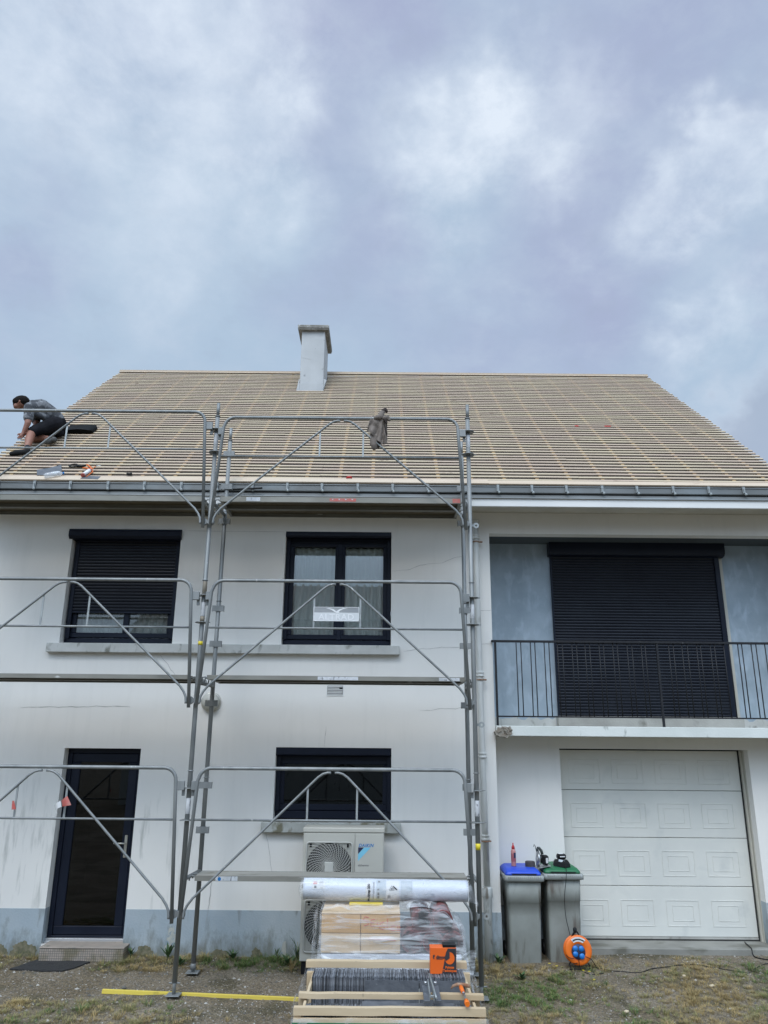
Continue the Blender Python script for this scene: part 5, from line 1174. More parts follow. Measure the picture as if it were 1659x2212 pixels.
q=MB(); q.obox((2.065,9.508,LZB+.096),.06,.002,.010,Matrix.Rotation(R(12),3,'Z')); q.obox((2.055,9.545,LZB+.1225),.05,.03,.002,Matrix.Rotation(R(12),3,'Z')); q.build('battery_label','white',bb)
# charger cable down to the reel
q=MB(); cpts=[(2.07,9.43,LZB+.01),(2.065,9.35,LZB-.01),(2.055,9.315,.88),(2.052,9.335,.80),(2.045,9.365,.72),(2.035,9.375,.62),(2.035,9.38,.50),(2.045,9.385,.40),(2.065,9.38,.30),(2.075,9.36,.22),(2.06,9.30,.16),(2.03,9.25,.12),(2.02,9.22,.06),(2.05,9.175,.03),(2.09,9.165,.035)]
def smooth(P,k=4):
    P=[Vector(p) for p in P]; O=[]
    for i in range(len(P)-1):
        p0=P[max(i-1,0)];p1=P[i];p2=P[i+1];p3=P[min(i+2,len(P)-1)]
        for j in range(k):
            t=j/k; O.append(.5*((2*p1)+(-p0+p2)*t+(2*p0-5*p1+4*p2-p3)*t*t+(-p0+3*p1-3*p2+p3)*t**3))
    O.append(P[-1]); return O
q.tube(smooth(cpts),.0035,6); tag(q.build('charger_cable','black'),'thin black cable hanging from the charger to the orange reel','cable')
# cable reel
cx,cy,cz=2.115,9.24,.142
cr2=thing('cable_reel',(cx,cy,-.02),'orange cable reel with four blue sockets leaning against the green lidded bin','cable reel')
tl=Matrix.Rotation(R(-8),3,'X')
def rel(mb): 
    mb.v=[tuple(Vector((cx,cy,cz))+tl@(Vector(v)-Vector((cx,cy,cz)))) for v in mb.v]; return mb
rel(MB().lathe((cx,cy-.05,cz),[(.001,0),(.052,0),(.054,-.006),(.125,-.004),(.139,.002),(.144,.008),(.139,.014),(.054,.010),(.054,.1),(.139,.096),(.142,.104),(.001,.108)],44,'Y')).build('drum','orange_plastic',cr2)
rel(MB().lathe((cx-.005,cy-.058,cz-.012),[(.001,-.012),(.068,-.012),(.073,-.006),(.073,.006),(.001,.006)],32,'Y')).build('socket_panel','ink_navy',cr2)
for dx,dz_ in ((-.034,.024),(.030,.022),(-.036,-.028),(.032,-.048)):
    rel(MB().lathe((cx-.005+dx,cy-.073,cz-.006+dz_),[(.001,-.008),(.025,-.007),(.028,0),(.028,.006),(.001,.006)],22,'Y')).build('socket_cover','soc_blue',cr2)
P=[(cx+r*math.cos(a),cz+r*math.sin(a)) for r,a in [(.125,R(d)) for d in range(50,134,7)]]+[(cx+r*math.cos(a),cz+r*math.sin(a)) for r,a in [(.082,R(d)) for d in range(125,54,-7)]]
rel(MB().prism(P,0,cy-.0565,cy-.0555,'XZ')).build('reel_label','paper',cr2)
P=[(cx+r*math.cos(a),cz+r*math.sin(a)) for r,a in [(.110,R(d)) for d in range(52,128,7)]]+[(cx+r*math.cos(a),cz+r*math.sin(a)) for r,a in [(.097,R(d)) for d in range(125,54,-7)]]
rel(MB().prism(P,0,cy-.0580,cy-.0567,'XZ')).build('label_print','ink',cr2)
q=MB(); q.tube([(cx-.06,cy+.02,cz+.10),(cx-.01,cy+.05,cz+.165),(cx+.0,cy+.05,cz+.19)],.011,8); q.tube([(cx+.035,cy+.05,cz+.13),(cx+.02,cy+.05,cz+.16),(cx+.0,cy+.05,cz+.175)],.008,8); q.lathe((cx-.005,cy+.05,cz+.165),[(.018,-.01),(.021,0),(.021,.03),(.012,.04)],14); q.build('handle','black',cr2)
q=MB(); q.tube([(cx-.10,cy-.08,-.025),(cx-.09,cy+.02,.0),(cx-.02,cy+.02,.12)],.006,6); q.tube([(cx+.13,cy-.06,-.02),(cx+.10,cy+.02,.02),(cx+.02,cy+.02,.12)],.006,6); q.tube([(cx-.11,cy-.08,-.025),(cx+.13,cy-.06,-.022)],.006,6); q.build('stand','black',cr2)
q=MB(); q.tube(smooth([(cx-.14,cy-.07,cz-.03),(cx-.12,cy-.075,cz-.05),(cx-.09,cy-.08,cz-.062),(cx-.06,cy-.085,cz-.06)]),.004,6); q.tube(smooth([(cx+.06,cy-.085,cz-.045),(cx+.09,cy-.08,cz-.055),(cx+.13,cy-.075,cz-.08),(cx+.17,cy-.06,cz-.14),(cx+.2,cy-.05,cz-.165)]),.004,6)
q.tube(smooth([(cx-.01,cy-.085,cz-.06),(cx-.01,cy-.085,cz-.12),(cx+.0,cy-.09,-.01),(cx+.03,cy-.14,-.035),(cx+.10,cy-.2,-.04),(cx+.22,cy-.17,-.035)]),.004,6); q.build('plugged_lead','black',cr2)
# long cables
def ground_cable(P,name,label,r=.0045):
    S_=smooth([(x,y,0) for x,y in P],8); S_=[Vector((v.x,v.y,gz(v.x,v.y)+r+.001+.007*nz(v.x*6,v.y*6,1))) for v in S_]
    tag(MB().tube(S_,r,6).build(name,'black'),label,'cable')
ground_cable([(2.24,9.26),(2.33,9.25),(2.45,9.16),(2.60,9.13),(2.74,9.14),(2.86,9.20),(2.98,9.26),(3.2,9.34),(3.45,9.36),(3.66,9.25),(3.80,9.17),(3.93,9.17),(4.02,9.28),(4.18,9.42),(4.4,9.42),(4.9,9.38)],'extension_cable','long black extension cable snaking from the reel across dry grass')
q=MB(); q.tube(smooth([(4.25,10.02,.06),(4.23,9.93,.062),(4.21,9.82,.062),(4.20,9.74,.05),(4.19,9.70,.005),(4.20,9.64,-.01),(4.28,9.55,-.008),(4.45,9.50,-.008),(4.8,9.5,-.008)],6),.006,6); tag(q.build('power_cable','black'),'black cable coming out under the right end of the garage door','cable')

# ------------------------------------------------------------------ organic shapes: capsules fused by a voxel remesh
def capsule(mb, p0, r0, p1, r1, seg=14, squash=None):
    p0=Vector(p0); p1=Vector(p1); d=p1-p0; Ln=d.length
    ax=d.normalized() if Ln>1e-6 else Vector((0,0,1)); u=ax.orthogonal().normalized(); v=ax.cross(u); rs=[]
    prof=[(p0-ax*r0*math.cos(a),r0*math.sin(a)) for a in (R(8),R(30),R(60))]+[(p0,r0),(p1,r1)]+[(p1+ax*r1*math.sin(a),r1*math.cos(a)) for a in (R(30),R(60),R(82))]
    for c,r in prof: rs.append([c+(u*math.cos(t)+v*math.sin(t))*r for t in [2*math.pi*k/seg for k in range(seg)]])
    mb.rings(rs,True,True)
def blob(name, caps, voxel, m, parent, smooth_it=6, extra=None):
    mb=MB()
    for c in caps: capsule(mb,*c)
    if extra: extra(mb)
    o=mb.build(name,m,parent)
    r=o.modifiers.new('r','REMESH'); r.mode='VOXEL'; r.voxel_size=voxel; r.use_smooth_shade=True
    s_=o.modifiers.new('s','SMOOTH'); s_.factor=.5; s_.iterations=smooth_it
    return bake(o)

# ------------------------------------------------------------------ the roofer
pr=thing('person',(-4.85,10.1,6.2),'person crouching at the left edge of the roof in grey camouflage T-shirt and black shorts','person')
pel=(-4.76,10.36,6.655); wst=(-4.83,10.31,6.755); che=(-4.965,10.21,6.82); nkb=(-5.085,10.14,6.845); hd_=(-5.195,10.085,6.845)
nsh=(-5.035,10.03,6.755); nel=(-5.005,9.985,6.50); nha=(-5.045,9.97,6.335)
fsh=(-5.10,10.34,6.83); fel=(-5.03,10.30,6.60); fha=(-5.06,10.13,6.42)
nhi=(-4.75,10.25,6.60); nkn=(-4.965,10.05,6.385); nan=(-4.90,9.86,6.09)
fhi=(-4.77,10.46,6.62); fkn=(-4.985,10.24,6.375); fan_=(-4.755,10.17,6.345)
def body_caps():
    c=[(pel,.115,wst,.112),(wst,.115,che,.130),(che,.130,(-5.03,10.18,6.835),.10),(nkb,.056,(-5.14,10.11,6.852),.052),(hd_,.082,(-5.185,10.09,6.875),.085),((-5.20,10.08,6.83),.07,(-5.235,10.065,6.795),.050),
       ((-5.228,10.062,6.785),.036,(-5.215,10.065,6.772),.030),((-5.248,10.055,6.822),.011,(-5.262,10.048,6.812),.011),
       ((-5.175,9.998,6.848),.013,(-5.178,9.996,6.828),.010),
       (nsh,.062,nel,.043),(nel,.043,(-5.035,9.975,6.375),.028),((-5.035,9.975,6.375),.027,nha,.024),
       (fsh,.062,fel,.043),(fel,.042,fha,.028),(fha,.027,(-5.08,10.09,6.38),.022),
       (nhi,.105,nkn,.062),(nkn,.060,(-4.935,9.955,6.235),.056),((-4.935,9.955,6.235),.056,nan,.036),(nan,.036,(-4.885,9.84,6.05),.036),((-4.885,9.84,6.03),.035,(-5.03,9.80,5.985),.028),
       (fhi,.105,fkn,.065),(fkn,.058,(-4.86,10.19,6.36),.052),((-4.86,10.19,6.36),.05,fan_,.036),(fan_,.035,(-4.69,10.11,6.30),.03)]
    for (base,dirv,n0) in ((Vector(nha),Vector((-.35,-.25,-1)).normalized(),0),(Vector((-5.08,10.09,6.38)),Vector((-.45,-.5,-.9)).normalized(),1)):
        c.append((base,.024,base+dirv*.045,.022)); side=Vector((.9,.1,-.3)).normalized()
        for k in range(4):
            b=base+dirv*.045+side*(-.024+.016*k); ln=(.042,.050,.047,.038)[k]; m1=b+dirv*ln*.5; m2=m1+(dirv+Vector((-.5,.3,-.1))).normalized()*ln*.5
            c.append((b,.0088,m1,.0082)); c.append((m1,.0082,m2,.0072))
        t0=base+dirv*.01+side*-.024; c.append((t0,.0105,t0+(dirv*.6-side).normalized()*.03,.0095)); c.append((t0+(dirv*.6-side).normalized()*.03,.0095,t0+(dirv*.6-side).normalized()*.03+dirv*.024,.008))
    return c
blob('body',body_caps(),.0055,'skin',pr,5)
blob('tshirt',[((-4.775,10.345,6.70),.122,wst,.126),(wst,.126,che,.146),(che,.146,(-5.05,10.17,6.84),.098),((-5.05,10.17,6.84),.085,(-5.095,10.135,6.85),.066),(nsh,.080,(-5.022,10.01,6.63),.066),((-5.022,10.01,6.63),.066,(-5.015,9.998,6.585),.068),(fsh,.078,(-5.06,10.32,6.68),.064),
     (nsh,.076,che,.10),(fsh,.078,che,.10),((-4.86,10.20,6.68),.05,(-4.96,10.12,6.69),.05)],.009,'tshirt',pr,5)
blob('shorts',[(pel,.128,(-4.80,10.34,6.71),.124),(nhi,.118,(-4.905,10.105,6.45),.085),((-4.905,10.105,6.45),.085,(-4.955,10.06,6.40),.078),(fhi,.118,(-4.93,10.29,6.42),.082),(pel,.12,nhi,.11),(pel,.12,fhi,.11),((-4.76,10.33,6.52),.07,(-4.72,10.38,6.52),.06)],.009,'shorts',pr,4)
def hair_extra(mb): pass
blob('hair',[((-5.172,10.088,6.878),.090,(-5.205,10.078,6.872),.088),((-5.138,10.10,6.872),.066,(-5.16,10.09,6.875),.080),((-5.245,10.062,6.868),.060,(-5.222,10.07,6.868),.072),((-5.262,10.07,6.85),.040,(-5.27,10.07,6.82),.030)],.007,'hair',pr,3)
blob('sock',[((-4.893,9.855,6.085),.041,(-4.886,9.842,6.045),.041)],.007,'sock',pr,2)
blob('shoe',[((-4.875,9.835,6.02),.046,(-4.90,9.82,6.0),.044),((-4.90,9.82,6.0),.044,(-5.0,9.805,5.985),.042),((-5.0,9.805,5.985),.042,(-5.07,9.80,5.972),.030),((-4.875,9.825,5.985),.034,(-5.07,9.795,5.965),.024)],.007,'shoe',pr,3)
blob('shoe',[((-4.74,10.16,6.335),.046,(-4.70,10.12,6.30),.048),((-4.70,10.12,6.30),.048,(-4.74,10.07,6.26),.046),((-4.69,10.13,6.31),.04,(-4.66,10.10,6.30),.045)],.007,'sole',pr,3)
q=MB(); q.obox((-5.075,9.955,6.262),.05,.10,.006,Matrix.Rotation(R(38),3,'X')@Matrix.Rotation(R(25),3,'Z'),.001); o=tag(q.build('slate','slate'),"small dark slate held in the crouching person's hands",'slate')

# things lying on the battens
def roof_poly(pts,h,t,m,name,lab,cat):
    mb=MB(); n=len(pts); V=[rpt(x,s,h) for x,s in pts]+[rpt(x,s,h+t) for x,s in pts]
    mb.add(V,[list(range(n))[::-1],list(range(n,2*n))]+[(i,(i+1)%n,n+(i+1)%n,n+i) for i in range(n)]); return tag(mb.build(name,m),lab,cat)
SLT=[[(-4.377, 0.058), (-4.229, 0.062), (-4.074, 0.091), (-4.228, 0.465), (-4.337, 0.329), (-4.464, 0.265)], [(-3.788, -0.05), (-3.568, -0.06), (-3.564, 0.035), (-3.777, 0.055)]]
roof_poly(SLT[0],.004,.006,'slate','slate','large pale grey slate lying on the battens above the gutter','slate')
roof_poly(SLT[1],.004,.006,'slate','slate','thin grey slate lying on the eave board below the sealant gun','slate')
bo=thing('water_bottle',rpt(-4.12,-.02,.03),'crumpled clear water bottle with blue cap lying on the lowest battens','bottle')
P=[rpt(-4.235,-.055,.034),rpt(-4.20,-.035,.040),rpt(-4.15,.0,.040),rpt(-4.09,.045,.038),rpt(-4.06,.07,.030)]
q=MB(); q.tube(smooth(P,3),[.022,.03,.034,.036,.036,.035,.036,.037,.036,.033,.026,.018,.014][:len(smooth(P,3))],14); q.build('bottle_body','bottle_pet',bo)
q=MB(); q.tube([rpt(-4.058,.072,.030),rpt(-4.04,.085,.030)],.016,12); q.build('cap','ink_blue',bo)
sg_=thing('sealant_gun',rpt(-3.75,.15,.03),'orange sealant gun with a white cartridge lying on the battens','sealant gun')
q=MB(); q.tube([rpt(-3.775,.02,.034),rpt(-3.755,.18,.034)],.024,14); q.build('cartridge','white',sg_)
q=MB(); q.tube([rpt(-3.777,.0,.034),rpt(-3.7745,.022,.034)],.0262,14); q.tube([rpt(-3.7775,-.006,.034),rpt(-3.777,.0,.034)],.012,10); q.tube([rpt(-3.7545,.181,.034),rpt(-3.752,.20,.034)],.026,14); q.build('end_ring','sticker_red',sg_)
q=MB(); q.tube([rpt(-3.735,.0,.012),rpt(-3.72,.2,.012),rpt(-3.755,.24,.034)],.006,6); q.tube([rpt(-3.75,.20,.034),rpt(-3.73,.34,.034)],.005,6); q.tube([rpt(-3.745,.21,.03),rpt(-3.80,.36,.02)],.009,6); q.tube([rpt(-3.755,.21,.03),rpt(-3.83,.30,.02)],.009,6); q.build('handle','orange_plastic',sg_)
q=MB(); q.tube([rpt(-3.73,.34,.034),rpt(-3.70,.37,.034),rpt(-3.67,.36,.034)],.005,6); q.build('pull_hook','alu',sg_)
sh_=thing('tin_snips',rpt(-3.95,.42,.02),'black and orange hand snips lying on the battens left of the sealant gun','snips')
q=MB()
ring=[rpt(-4.055+.05*math.cos(a),.43+.055*math.sin(a),.012) for a in [2*math.pi*k/16 for k in range(17)]]; q.tube(ring,.009,6); q.tube([rpt(-4.01,.41,.012),rpt(-3.93,.40,.014),rpt(-3.90,.44,.014)],[.012,.016,.012],8); q.build('jaw','black',sh_)
q=MB(); q.tube([rpt(-3.895,.47,.014),rpt(-3.85,.42,.014),rpt(-3.77,.30,.014)],[.008,.011,.008],8); q.build('grip','orange_plastic',sh_); q=MB(); q.tube([rpt(-3.90,.34,.014),rpt(-3.85,.33,.014),rpt(-3.77,.27,.014)],[.008,.011,.008],8); q.build('grip','orange_plastic',sh_)
bg_=thing('tool_bag',rpt(-4.50,1.95,.05),'flat black tool bag lying on the battens behind the crouching person','bag')
q=MB(); rs=[]
for i,(x,w_,h_) in enumerate(((-4.745,.10,.03),(-4.73,.125,.055),(-4.6,.13,.06),(-4.42,.128,.06),(-4.345,.12,.052),(-4.325,.09,.025))):
    rs.append([rpt(x,2.02+w_*max(-1,min(1,1.35*math.cos(a))),.002+h_*(.5+.5*max(-1,min(1,1.5*math.sin(a))))+.004*math.sin(7*a+i)) for a in [2*math.pi*k/20 for k in range(20)]])
q.rings(rs,True,True); q.build('bag_body','bag',bg_)
q=MB(); q.tube([rpt(-4.68,1.90,.05),rpt(-4.5,1.88,.075),rpt(-4.33,1.90,.045)],.007,6); q.build('piping','black',bg_)
q=MB(); q.obox(rpt(-3.235,.10,.02),.05,.03,.025,Matrix.Rotation(.3,3,'Z'),.006); q.obox(rpt(-3.20,.10,.02),.02,.036,.034,None,.006); tag(q.build('plastic_clip','black'),'small black clip on the lower battens left of the scaffold post','clip')
q=MB(); q.tube([rpt(-.48,.05,.012),rpt(-.455,.05,.022),rpt(-.42,.052,.020),rpt(-.405,.05,.010)],[.008,.015,.014,.007],8); tag(q.build('red_knife','red'),'small red utility knife on the lowest batten below the hanging jacket','knife')
# items on the top deck
q=thing('folding_rule_box',(-1.75,8.72,4.925),'bundle of cream line wound on a black holder on the top deck by the post','line holder')
MB().box(-1.80,-1.70,8.70,8.76,4.9255,4.99,.006).build('holder','black',q)
mb=MB()
for k in range(6): mb.tube(smooth([(-1.80+.02*k,8.69,4.93),(-1.79+.02*k,8.685,4.985),(-1.77+.022*k,8.70,5.012),(-1.75+.02*k,8.74,5.005)],3),.006,6)
mb.tube([(-1.80,8.70,5.01),(-1.72,8.695,5.022),(-1.655,8.70,5.005)],.010,6); mb.build('cord','wood_bit',q)
q=tag(MB().box(-3.86,-3.72,8.86,8.93,4.9255,5.0,.003).build('wooden_block','paper'),'short white painted wood block standing on the left top deck','block')
MB().box(-3.866,-3.8605,8.858,8.932,4.9255,5.002).build('block_end','crate_wood',q); MB().box(-3.7195,-3.695,8.858,8.932,4.9255,4.99).build('block_end','crate_wood',q)
# black rubber strap at the gutter behind the post
q=MB(); q.tube(smooth([(-1.93,8.985,5.215),(-1.8,8.99,5.225),(-1.6,8.99,5.235),(-1.50,8.99,5.242)]),[.012]*13,6); tag(q.build('rubber_strip','black'),'short black rubber strip lying along the zinc edge behind the scaffold post','strip')

# jacket over the top rail
jk=thing('jacket',(-.08,8.24,5.86),'taupe fleece jacket draped over the top guardrail below the ridge','jacket')
RY,RZ=GYp,5.866
def flap(front,x0,x1,lens,lean,nm,m,seed,shift=0):
    mb=MB(); nu,nv=30,30; V=[]
    for j in range(nv+1):
        v=j/nv
        for i in range(nu+1):
            u=i/nu
            k=u*(len(lens)-1); a=int(min(k,len(lens)-2)); ln=lens[a]+(lens[a+1]-lens[a])*(k-a)
            d=ln*v; r=.026
            if d<r*1.5: an=math.pi/2+ (d/(r*1.5))*math.pi/2; y=RY+(r*math.cos(an))*front; z=RZ+r*math.sin(an)
            else: y=RY-r*front; z=RZ-(d-r*1.5)
            w=v
            x=x0+(x1-x0)*u+lean(u,v)
            fold=.018*math.sin(u*17+seed+3*v)*(.25+w)+.012*nz(u*6,v*5,seed)+.012*math.sin(u*7-v*9+seed)*w
            V.append((x+.006*nz(u*5,v*7,seed+4),y+(fold-.012)*(1 if front>0 else -1)*1.0*(-1),z+.004*nz(u*9,v*2,seed)))
    mb.add(V,[(j*(nu+1)+i,j*(nu+1)+i+1,(j+1)*(nu+1)+i+1,(j+1)*(nu+1)+i) for j in range(nv) for i in range(nu)],True)
    o=mb.build(nm,m,jk,fix=False); sd=o.modifiers.new('s','SOLIDIFY'); sd.thickness=.010; sd.offset=0; ss=o.modifiers.new('q','SUBSURF'); ss.levels=1; ss.render_levels=1
    return bake(o)
flap(1,-.155,.035,[.19,.24,.31,.345,.36,.365],lambda u,v:-.055*v*(1-u)**1.2-.028*math.sin(math.pi*v)*u**3,'front_flap','jacket',1.3)
flap(-1,-.15,.03,[.36,.42,.38,.3],lambda u,v:-.02*v*(1-u),'back_flap','jacket',2.7)
blob('collar',[((-.055,RY-.02,RZ+.01),.038,(-.03,RY-.01,RZ+.075),.030),((-.03,RY-.01,RZ+.075),.030,(-.008,RY-.005,RZ+.098),.024),((-.10,RY-.02,RZ+.0),.03,(-.05,RY-.02,RZ+.015),.034)],.006,'jacket',jk,3)
blob('cuff',[((-.022,RY-.015,RZ+.092),.022,(.004,RY-.012,RZ+.112),.021),((.004,RY-.012,RZ+.112),.02,(.02,RY-.01,RZ+.09),.018)],.005,'jacket_in',jk,2)
blob('sleeve',[((-.0,RY-.03,RZ-.005),.030,(.03,RY-.035,RZ+.0),.028),((.03,RY-.035,RZ+.0),.026,(.052,RY-.035,RZ-.035),.018)],.006,'jacket',jk,3)
blob('sleeve_lining',[((.006,RY-.045,RZ-.03),.018,(.020,RY-.045,RZ-.08),.010),((.0,RY-.04,RZ-.10),.008,(.012,RY-.04,RZ-.20),.006),((-.01,RY-.035,RZ-.355),.010,(.045,RY-.035,RZ-.35),.010)],.005,'jacket_in',jk,2)
blob('hood',[((-.150,RY+.005,RZ-.21),.028,(-.125,RY+.005,RZ-.33),.036),((-.125,RY+.005,RZ-.33),.036,(-.12,RY+.01,RZ-.36),.03),((-.10,RY+.005,RZ-.22),.03,(-.105,RY+.01,RZ-.30),.03)],.007,'jacket',jk,4)

# warning tags tied to the lowest left guardrail
q=MB(); q.prism([(-3.705,1.662),(-3.687,1.662),(-3.657,1.582),(-3.700,1.578)],0,8.235,8.238,'XZ'); tag(q.build('warning_tag','sticker_red'),'small red triangular tag wrapped round the lower left guardrail strut','tag')
q=thing('warning_tag',(-3.2,8.23,1.64),'curled white and red tag on the guardrail beside the glazed door','tag')
def crv(P,nm,m):
    mb=MB(); n=8; V=[]
    for i in range(n+1):
        t=i/n
        a=Vector(P[0]).lerp(Vector(P[1]),t); b=Vector(P[3]).lerp(Vector(P[2]),t); y=8.236-.03*math.sin(t*2.4)
        V+=[(a.x,y,a.y),(b.x,y-.004,b.y),(a.x,y+.0015,a.y),(b.x,y-.0025,b.y)]
    mb.add(V,[(4*i,4*i+4,4*i+5,4*i+1) for i in range(n)]+[(4*i+2,4*i+3,4*i+7,4*i+6) for i in range(n)],True); return mb.build(nm,m,q,fix=False)
crv([(-3.283,1.622),(-3.213,1.668),(-3.196,1.612),(-3.262,1.578)],'white_half','paper'); crv([(-3.2125,1.668),(-3.150,1.712),(-3.100,1.628),(-3.1955,1.612)],'red_half','sticker_red')

# bird far off in the sky
q=MB(); bc=Vector((22.3,70,30.2)); q.tube([bc+Vector((-.2,0,-.22)),bc,bc+Vector((.15,0,.2))],[.02,.09,.03],6); q.prism([(bc.x-.05,bc.z),(bc.x+.05,bc.z+.02),(bc.x+.35,bc.z+.35)],0,bc.y-.02,bc.y+.02,'XZ'); q.prism([(bc.x-.05,bc.z-.05),(bc.x-.40,bc.z-.18),(bc.x+.02,bc.z+.03)],0,bc.y-.02,bc.y+.02,'XZ'); tag(q.build('bird','black'),'tiny dark bird flying high over the right part of the roof','bird')

# ------------------------------------------------------------------ neighbouring house across the yard (seen only as a reflection in the windows)
nh=thing('neighbouring_house',(0,-15,0),'pale house with brown tiled roof standing across the yard','house')
mb=MB(); mb.box(-11,11,-24,-15,-.6,5.6); mb.build('wall','slab',nh)
mb=MB(); mb.prism([(-14.4,5.5),(-24.6,5.5),(-19.5,9.9)],0,-11.5,11.5,'YZ')
for k in range(60): mb.tube([(-11.5+.39*k,-14.4,5.55),(-11.5+.39*k,-19.5,9.94)],.07,6)
mb.build('roof','roof_tile',nh)
for x in (-8,-4.5,4,8): MB().box(x-.6,x+.6,-15.0,-14.97,3.2,4.6).build('window','alu_dark',nh)

# ------------------------------------------------------------------ gravel, grass, weeds
def cover(x,y):      # 0 bare .. 1 full grass
    n=.5+.9*nz(x*.9,y*1.6,7)+.35*nz(x*3,y*4,2)
    c=0
    if y>9.02 and x<1.35: c=max(c,.55+.5*n*min(1,(y-9.02)/.25))          # strip along the wall
    if x<-1.7: c=max(c,(1.0 if y<8.28+.10*nz(x,0,4) else 0)*(.45+.6*n))
    if -1.7<=x<.9 and y<8.0: c=max(c,.25*n)
    if x>=.8:
        path=math.exp(-((x-(2.55-.55*(8.9-y)))/.36)**2)
        c=max(c,(1.0 if y<9.42 else .25)*(.72+.45*n)*(1-.85*path))
        if x>3.75 and y>8.6: c*=.55
        if y>9.45: c*=.5
    if -2.2<x<1.0 and 8.05<y<8.95: c*=.25
    if -3.95<x<-3.05 and 8.98<y<9.36: c=0
    if x<-2.85 and 8.35<y<9.05: c*=.25
    return max(0,min(1,c))
occ=[(-.60,.72,5.5,8.0),(1.36,2.27,9.3,9.9),(-3.68,-2.75,9.28,9.5)]
def blocked(x,y): return any(a<x<b and c<y<d for a,b,c,d in occ)
gr=MB(); rd=random.Random(11); cnt=0
def green_zone(x,y): return math.exp(-((x-1.45)/.55)**2-((y-8.5)/.35)**2)+math.exp(-((x+1.75)/.45)**2-((y-8.12)/.12)**2)+.8*math.exp(-((x+2.0)/.5)**2-((y-9.3)/.12)**2)+.9*math.exp(-((x+.95)/.35)**2-((y-9.3)/.15)**2)
while cnt<115000:
    x0=rd.uniform(-4.6,4.9); y0=6.9+2.75*rd.random()**.8
    if abs(x0)>.55*y0+.2 or y0>9.48 and x0<1.35: continue
    c=cover(x0,y0)
    if rd.random()>c*1.1: continue
    near=(y0>9.25 and x0<1.35); gzn=green_zone(x0,y0)
    big=rd.random()
    n_=rd.randint(6,26) if big<.8 else rd.randint(30,70); rad=.012+.00055*n_
    hh=rd.uniform(.010,.030)*(1.5 if near else 1)*(1+.9*max(0,nz(x0*1.2,y0*1.2,9)))*(1.5 if big>.8 else 1)
    g0=nz(x0*1.1,y0*1.4,21)+.22*rd.uniform(-1,1)-.75*gzn
    mi=0 if g0>-.04 else (1 if g0>-.30 else 2)
    if near and mi==0 and rd.random()<.4: mi=1
    for _ in range(n_):
        a=rd.uniform(0,6.283); q=rad*math.sqrt(rd.random()); x=x0+q*math.cos(a); y=y0+q*math.sin(a)
        if blocked(x,y) or (y>9.49 and x<1.35) or y>9.73: continue
        cnt+=1; tall=hh*rd.uniform(.5,1.3); a+=rd.uniform(-.7,.7); ln=rd.uniform(.2,1.0)+q/rad*.7; w_=rd.uniform(.0010,.0022); z=gz(x,y)-.004
        dx,dy=math.cos(a),math.sin(a); px,py=-dy*w_,dx*w_; gr.cur=mi if rd.random()<.85 else rd.choice((0,1))
        h1=tall*.6; b1=ln*tall*.25; b2=ln*tall*.8
        gr.add([(x-px,y-py,z),(x+px,y+py,z),(x+px*.8+dx*b1,y+py*.8+dy*b1,z+h1),(x-px*.8+dx*b1,y-py*.8+dy*b1,z+h1),(x+dx*b2,y+dy*b2,z+tall)],[(0,1,2,3),(3,2,4)])
tag(gr.build('grass',['straw','olive','green'],fix=False),'short dry and green grass growing in patches on the dirt','grass',kind='stuff')
gv=MB(); cnt=0
while cnt<13000:
    x=rd.uniform(-4.6,4.9); y=6.9+3.0*rd.random()
    if abs(x)>.55*y+.2 or blocked(x,y) or (y>9.5 and x<1.35) or (y>9.72): continue
    c=cover(x,y)
    if rd.random()<c*.75: continue
    cnt+=1
    s_=rd.uniform(.0025,.0085)*(1 if rd.random()<.93 else 2.2); z=gz(x,y)+s_*.15; a=rd.random()*3
    gv.cur=rd.choice((0,0,0,0,0,1,2,2,2)); pts=[]
    for (u,v,w_) in ((1,0,0),(0,1,0),(-1,0,0),(0,-1,0),(0,0,.8),(0,0,-.6),): 
        k=rd.uniform(.7,1.3)*s_; pts.append((x+(u*math.cos(a)-v*math.sin(a))*k*1.2,y+(u*math.sin(a)+v*math.cos(a))*k,z+w_*k))
    gv.add(pts,[(0,1,4),(1,2,4),(2,3,4),(3,0,4),(1,0,5),(2,1,5),(3,2,5),(0,3,5)])
tag(gv.build('gravel',['stone1','stone2','stone3'],fix=False),'loose gravel and crumbs of stone scattered over the dirt','gravel',kind='stuff')
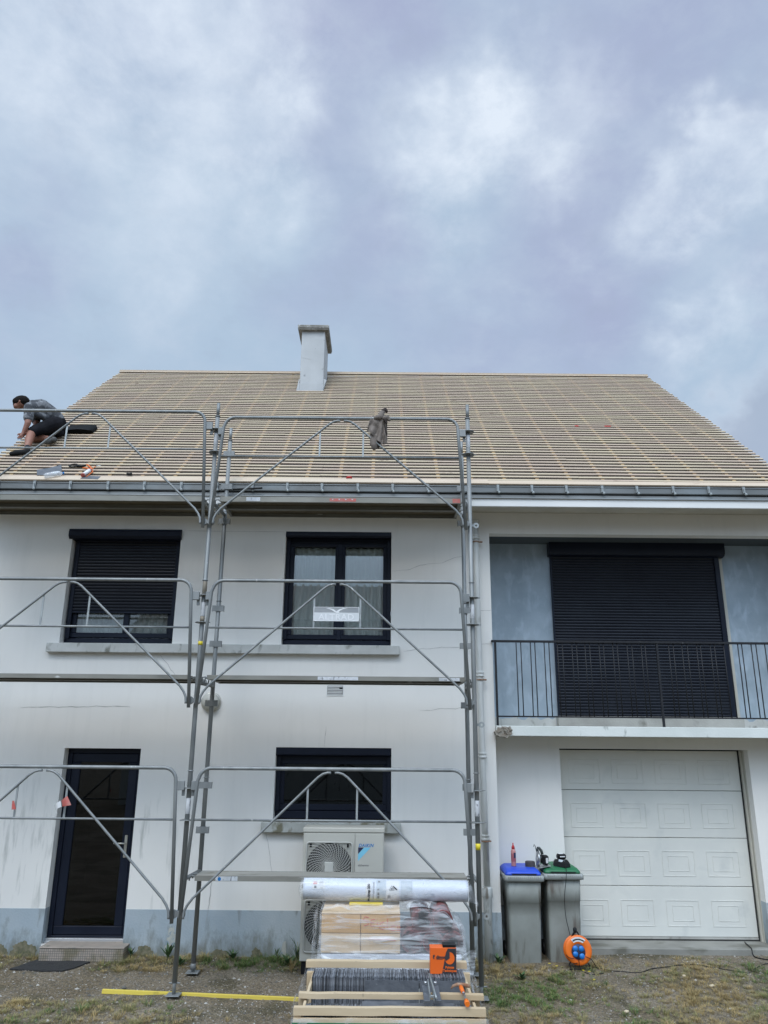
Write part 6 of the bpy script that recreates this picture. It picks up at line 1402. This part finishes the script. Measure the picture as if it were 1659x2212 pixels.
def weed(x,y,h,n,lab,m='leaf',spread=.6,wid=.012):
    t=thing('weed',(x,y,gz(x,y)),lab,'weed'); mb=MB(); z0=gz(x,y)-.005; r_=random.Random(int(abs(x)*1000))
    for k in range(n):
        a=2*math.pi*k/n+r_.uniform(-.3,.3); l=h*r_.uniform(.6,1.1); sp=spread*r_.uniform(.5,1.2); P=[]
        zb=z0+h*r_.uniform(0,.55)
        for i in range(6):
            t_=i/5; rr=sp*l*t_; P.append(Vector((x+rr*math.cos(a),y+rr*math.sin(a)*.7-.004,zb+l*.75*(t_-.25*t_*t_*sp))))
        V=[]; side=Vector((-math.sin(a),math.cos(a),0))
        for i,p in enumerate(P):
            w_=wid*math.sin(math.pi*min(1,.12+i/5*.9)); V+=[p-side*w_,p+Vector((0,0,-w_*.3)),p+side*w_]
        mb.add(V,[(3*i,3*i+1,3*i+4,3*i+3) for i in range(5)]+[(3*i+1,3*i+2,3*i+5,3*i+4) for i in range(5)],True)
    mb.build('leaf_cluster',m,t,fix=False); s2=MB(); s2.tube([(x,y,z0),(x+.004,y,z0+h*.5),(x,y,z0+h*.8)],.003,5); s2.build('stem','olive',t)
weed(-2.30,9.42,.17,14,'bright green leafy weed growing by the wall left of the front scaffold post',wid=.014)
weed(-2.72,9.44,.12,9,'small weed at the corner of the tiled door step')
weed(-1.60,9.40,.10,16,'low dark weed at the wall right of the two scaffold posts',spread=.9)
weed(-1.12,9.40,.13,9,'thin upright weed by the wall in the middle of the blue plinth',wid=.006)
weed(-.90,9.38,.24,18,'tall wiry weed against the wall left of the heat pump',wid=.005,spread=.7)
weed(-.98,9.25,.12,20,'broad low weed on the gravel left of the heat pump',spread=1.0)
weed(-2.12,9.2,.11,16,'low green weed between the scaffold posts and the wall',spread=1.0)
weed(1.28,9.38,.10,16,'low weed at the foot of the downpipe',spread=1.0)
weed(-.92,9.05,.15,22,'dry straw coloured tuft on the gravel in front of the heat pump',m='straw',wid=.004)
weed(1.45,8.9,.08,20,'low mossy weed on the ground in front of the blue lidded bin',spread=1.1)
for (x,y,lab) in ((1.80,9.22,'yellow flower between the two bins'),(1.86,9.13,'yellow flower low in the grass in front of the bin gap'),(2.11,9.02,'yellow flower just below the cable reel'),(2.16,8.98,'yellow flower right below the cable reel beside another'),(2.15,8.75,'single yellow flower in the grass farther in front of the reel')):
    t=thing('yellow_flower',(x,y,gz(x,y)),lab,'flower'); z=gz(x,y); mb=MB(); mb.tube([(x,y,z),(x+.003,y,z+.05)],.0015,5); mb.build('stem','olive',t)
    mb=MB(); 
    for k in range(8): 
        a=k*math.pi/4; mb.add([(x+.003,y,z+.05),(x+.003+.012*math.cos(a-.3),y+.012*math.sin(a-.3),z+.055),(x+.003+.014*math.cos(a),y+.014*math.sin(a),z+.053),(x+.003+.012*math.cos(a+.3),y+.012*math.sin(a+.3),z+.055)],[(0,1,2,3)])
    mb.build('petals','flower',t,fix=False)
